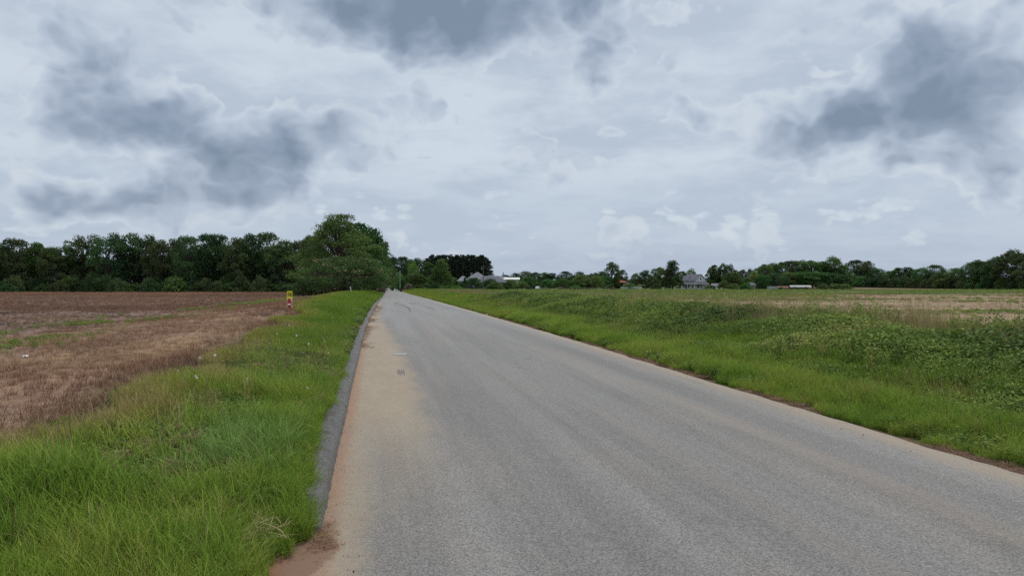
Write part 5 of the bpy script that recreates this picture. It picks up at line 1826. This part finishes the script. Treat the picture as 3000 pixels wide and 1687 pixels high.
# dry stalks on the crest of the bank
Y = sample(15000, 9.0, 170.0, 1.5)
U = RW + 4.2 + np.interp(Y, [9, 170], [3.6, 9.0]) * rng.uniform(0, 1, len(Y))
k = in_view(U, Y, 4.5) & (vnoise(U * 0.35, Y * 0.14, 98) + rng.uniform(-0.3, 0.3, len(Y)) > 0.40)
U, Y = U[k], Y[k]
scatter('dry_stalks', U, Y, np.interp(Y, [9, 170], [0.9, 1.5]) * rng.uniform(0.6, 1.15, len(U)), 0.64 + rng.normal(0, 0.22, len(U)), c_stalk, 'dry brownish grass stalks along the crest of the bank', 'dry grass')
# tan plumes
pl = [(2735, 34), (2250, 18), (1950, 22), (2045, 16), (2500, 14), (1760, 24), (2120, 18), (1860, 20), (2380, 12), (1680, 22), (2900, 10)]
us, ys_ = [], []
for px, n in pl:
    Yc = 12.3 / ((px - 1500) / F + 0.164)
    ys_.append(Yc + rng.normal(0, 0.02 * Yc + 0.2, n))
    us.append(12.2 + rng.normal(0, 0.6, n))
U, Y = np.concatenate(us), np.concatenate(ys_)
scatter('tan_plumes', U, Y, rng.uniform(0.6, 1.0, len(U)), 0.72 + rng.normal(0, 0.15, len(U)), c_plume, 'tall tan grass plumes rising along the field edge', 'dry grass')
# right field: green mats on the tan soil, stubble
Y = sample(20000, 20.0, 285.0, 1.3)
U = 13.0 + (Y * 0.66 - XL(Y)) * rng.uniform(0, 1, len(Y))
cen = 0.14 * ss(75, 25, U) * ss(25, 90, Y)
k = in_view(U, Y, 4.5) & (vnoise(U * 0.05 + 9, Y * 0.11, 101) * 0.7 + 0.3 * vnoise(U * 0.2, Y * 0.35, 102) + cen > np.interp(Y, [20, 60, 190, 285], [0.78, 0.66, 0.42, 0.35]))
U, Y = U[k], Y[k]
scatter('field_weeds', U, Y, np.interp(Y, [20, 285], [0.45, 1.2]) * rng.uniform(0.5, 1.1, len(U)), 0.62 + rng.normal(0, 0.14, len(U)), c_weed_far, 'green weeds spreading over the tan right-hand field', 'weeds')
Y = sample(16000, 16.0, 180.0, 1.3)
U = 13.0 + (Y * 0.66 - XL(Y)) * rng.uniform(0, 1, len(Y))
k = in_view(U, Y, 4.5) & (vnoise(U * 0.2, Y * 0.5, 104) > 0.4)
U, Y = U[k], Y[k]
scatter('field_stubble', U, Y, np.interp(Y, [16, 180], [0.8, 2.4]) * rng.uniform(0.5, 1.1, len(U)), 0.5 + 0.5 * (vnoise(U * 0.1, Y * 0.3, 105) - 0.5) + rng.normal(0, 0.15, len(U)), c_dry, 'pale straw stubble on the right-hand field', 'stubble')
# straw and twigs washed against the kerb, at its end and along the far edge
us, ys_ = [], []
for y0, y1, n, w in ((19.8, 21.6, 60, 0.16), (22.5, 27, 60, 0.10), (27, 30.5, 90, 0.2), (33, 37, 80, 0.22), (40, 62, 240, 0.25), (5.0, 5.6, 50, 0.10)):
    ys_.append(rng.uniform(y0, y1, n))
    us.append(np.abs(rng.normal(0, w, n)) - 0.06)
us.append(-0.42 + 0.5 * rng.uniform(0, 1, 90))
t = us[-1]
ys_.append(4.75 + (t + 0.42) * 0.9 + rng.normal(0, 0.07, 90))
U, Y = np.concatenate(us), np.concatenate(ys_)
zz = np.maximum(np.where(U > 0, road_z(U, Y), HU(U, Y)) + 0.004, np.where((U < 0) & (Y > 5.6), PR(Y) + 0.11, -9))
scatter('washed_straw', U, Y, np.interp(Y, [5, 60], [0.5, 1.2]) * rng.uniform(0.6, 1.1, len(U)), 0.42 + rng.normal(0, 0.2, len(U)), c_straw, 'brown straw and twigs washed up against the kerb', 'straw', zoff=zz)
Y = sample(5200, 6.0, 45.0, 1.3)
U = RW + 0.16 + rng.normal(0, 0.12, len(Y))
k = (vnoise(Y * 0.9, Y * 0, 111) > 0.30)
U, Y = U[k], Y[k]
scatter('washed_straw', U, Y, np.interp(Y, [6, 45], [0.5, 1.0]) * rng.uniform(0.5, 1.0, len(U)), 0.30 + rng.normal(0, 0.2, len(U)), c_straw, 'dark straw along the far edge of the road', 'straw', zoff=np.maximum(HU(U, Y), PR(Y) - 0.03) + 0.005)
# pebbles and grit
def pebble(seed):
    r = np.random.default_rng(seed)
    V = np.array([(0, 0, 1), (1, 0, 0), (0, 1, 0), (-1, 0, 0), (0, -1, 0), (0, 0, -0.6)], float) * r.uniform(0.6, 1.2, (6, 1)) * 0.010
    q = np.array([(0, 1, 2, 2), (0, 2, 3, 3), (0, 3, 4, 4), (0, 4, 1, 1)])
    V = np.concatenate([V, V * 0.3])
    q = np.array([(0, 1, 2, 6), (0, 2, 3, 6), (0, 3, 4, 6), (0, 4, 1, 6), (5, 2, 1, 6), (5, 3, 2, 6), (5, 4, 3, 6), (5, 1, 4, 6)])
    return V, q, r.uniform(0, 1, len(q))


c_peb = clump_objects('pebble', [pebble(760 + i) for i in range(4)], m_dry)
Y = np.concatenate([sample(420, 4.6, 22.0, 1.3), sample(260, 5.0, 25.0, 1.3)])
U = np.concatenate([np.abs(rng.normal(0, 0.16, 420)), RW - np.abs(rng.normal(0, 0.22, 260))])
scatter('pebbles', U, Y, rng.uniform(0.15, 0.5, len(U)) ** 1.0 + 0.5 * (rng.uniform(0, 1, len(U)) < 0.04), rng.uniform(0.3, 1.0, len(U)), c_peb, 'grit and small pebbles along both road edges', 'pebbles', zoff=road_z(U, Y) + 0.004)
# clover heads
def flower_clump(seed):
    r = np.random.default_rng(seed)
    C = np.array([0, 0, 0.27]) + r.normal(0, 0.007, (14, 3))
    N = r.normal(size=(14, 3))
    N /= np.linalg.norm(N, axis=1)[:, None]
    V, q = leaf_quads(C, N, 0.013, r, 0.9)
    return V, q, r.uniform(0.4, 1, 14)


c_fl = clump_objects('flower', [flower_clump(700 + i) for i in range(3)], M['sign_white'])
Y = sample(22, 9.0, 34.0, 1.2)
U = left_edge(Y) * rng.uniform(0.15, 0.95, len(Y))
scatter('clover_flowers', U, Y, rng.uniform(0.8, 1.5, len(U)), np.ones(len(U)), c_fl, 'small white clover flowers dotted over the verge', 'flowers')
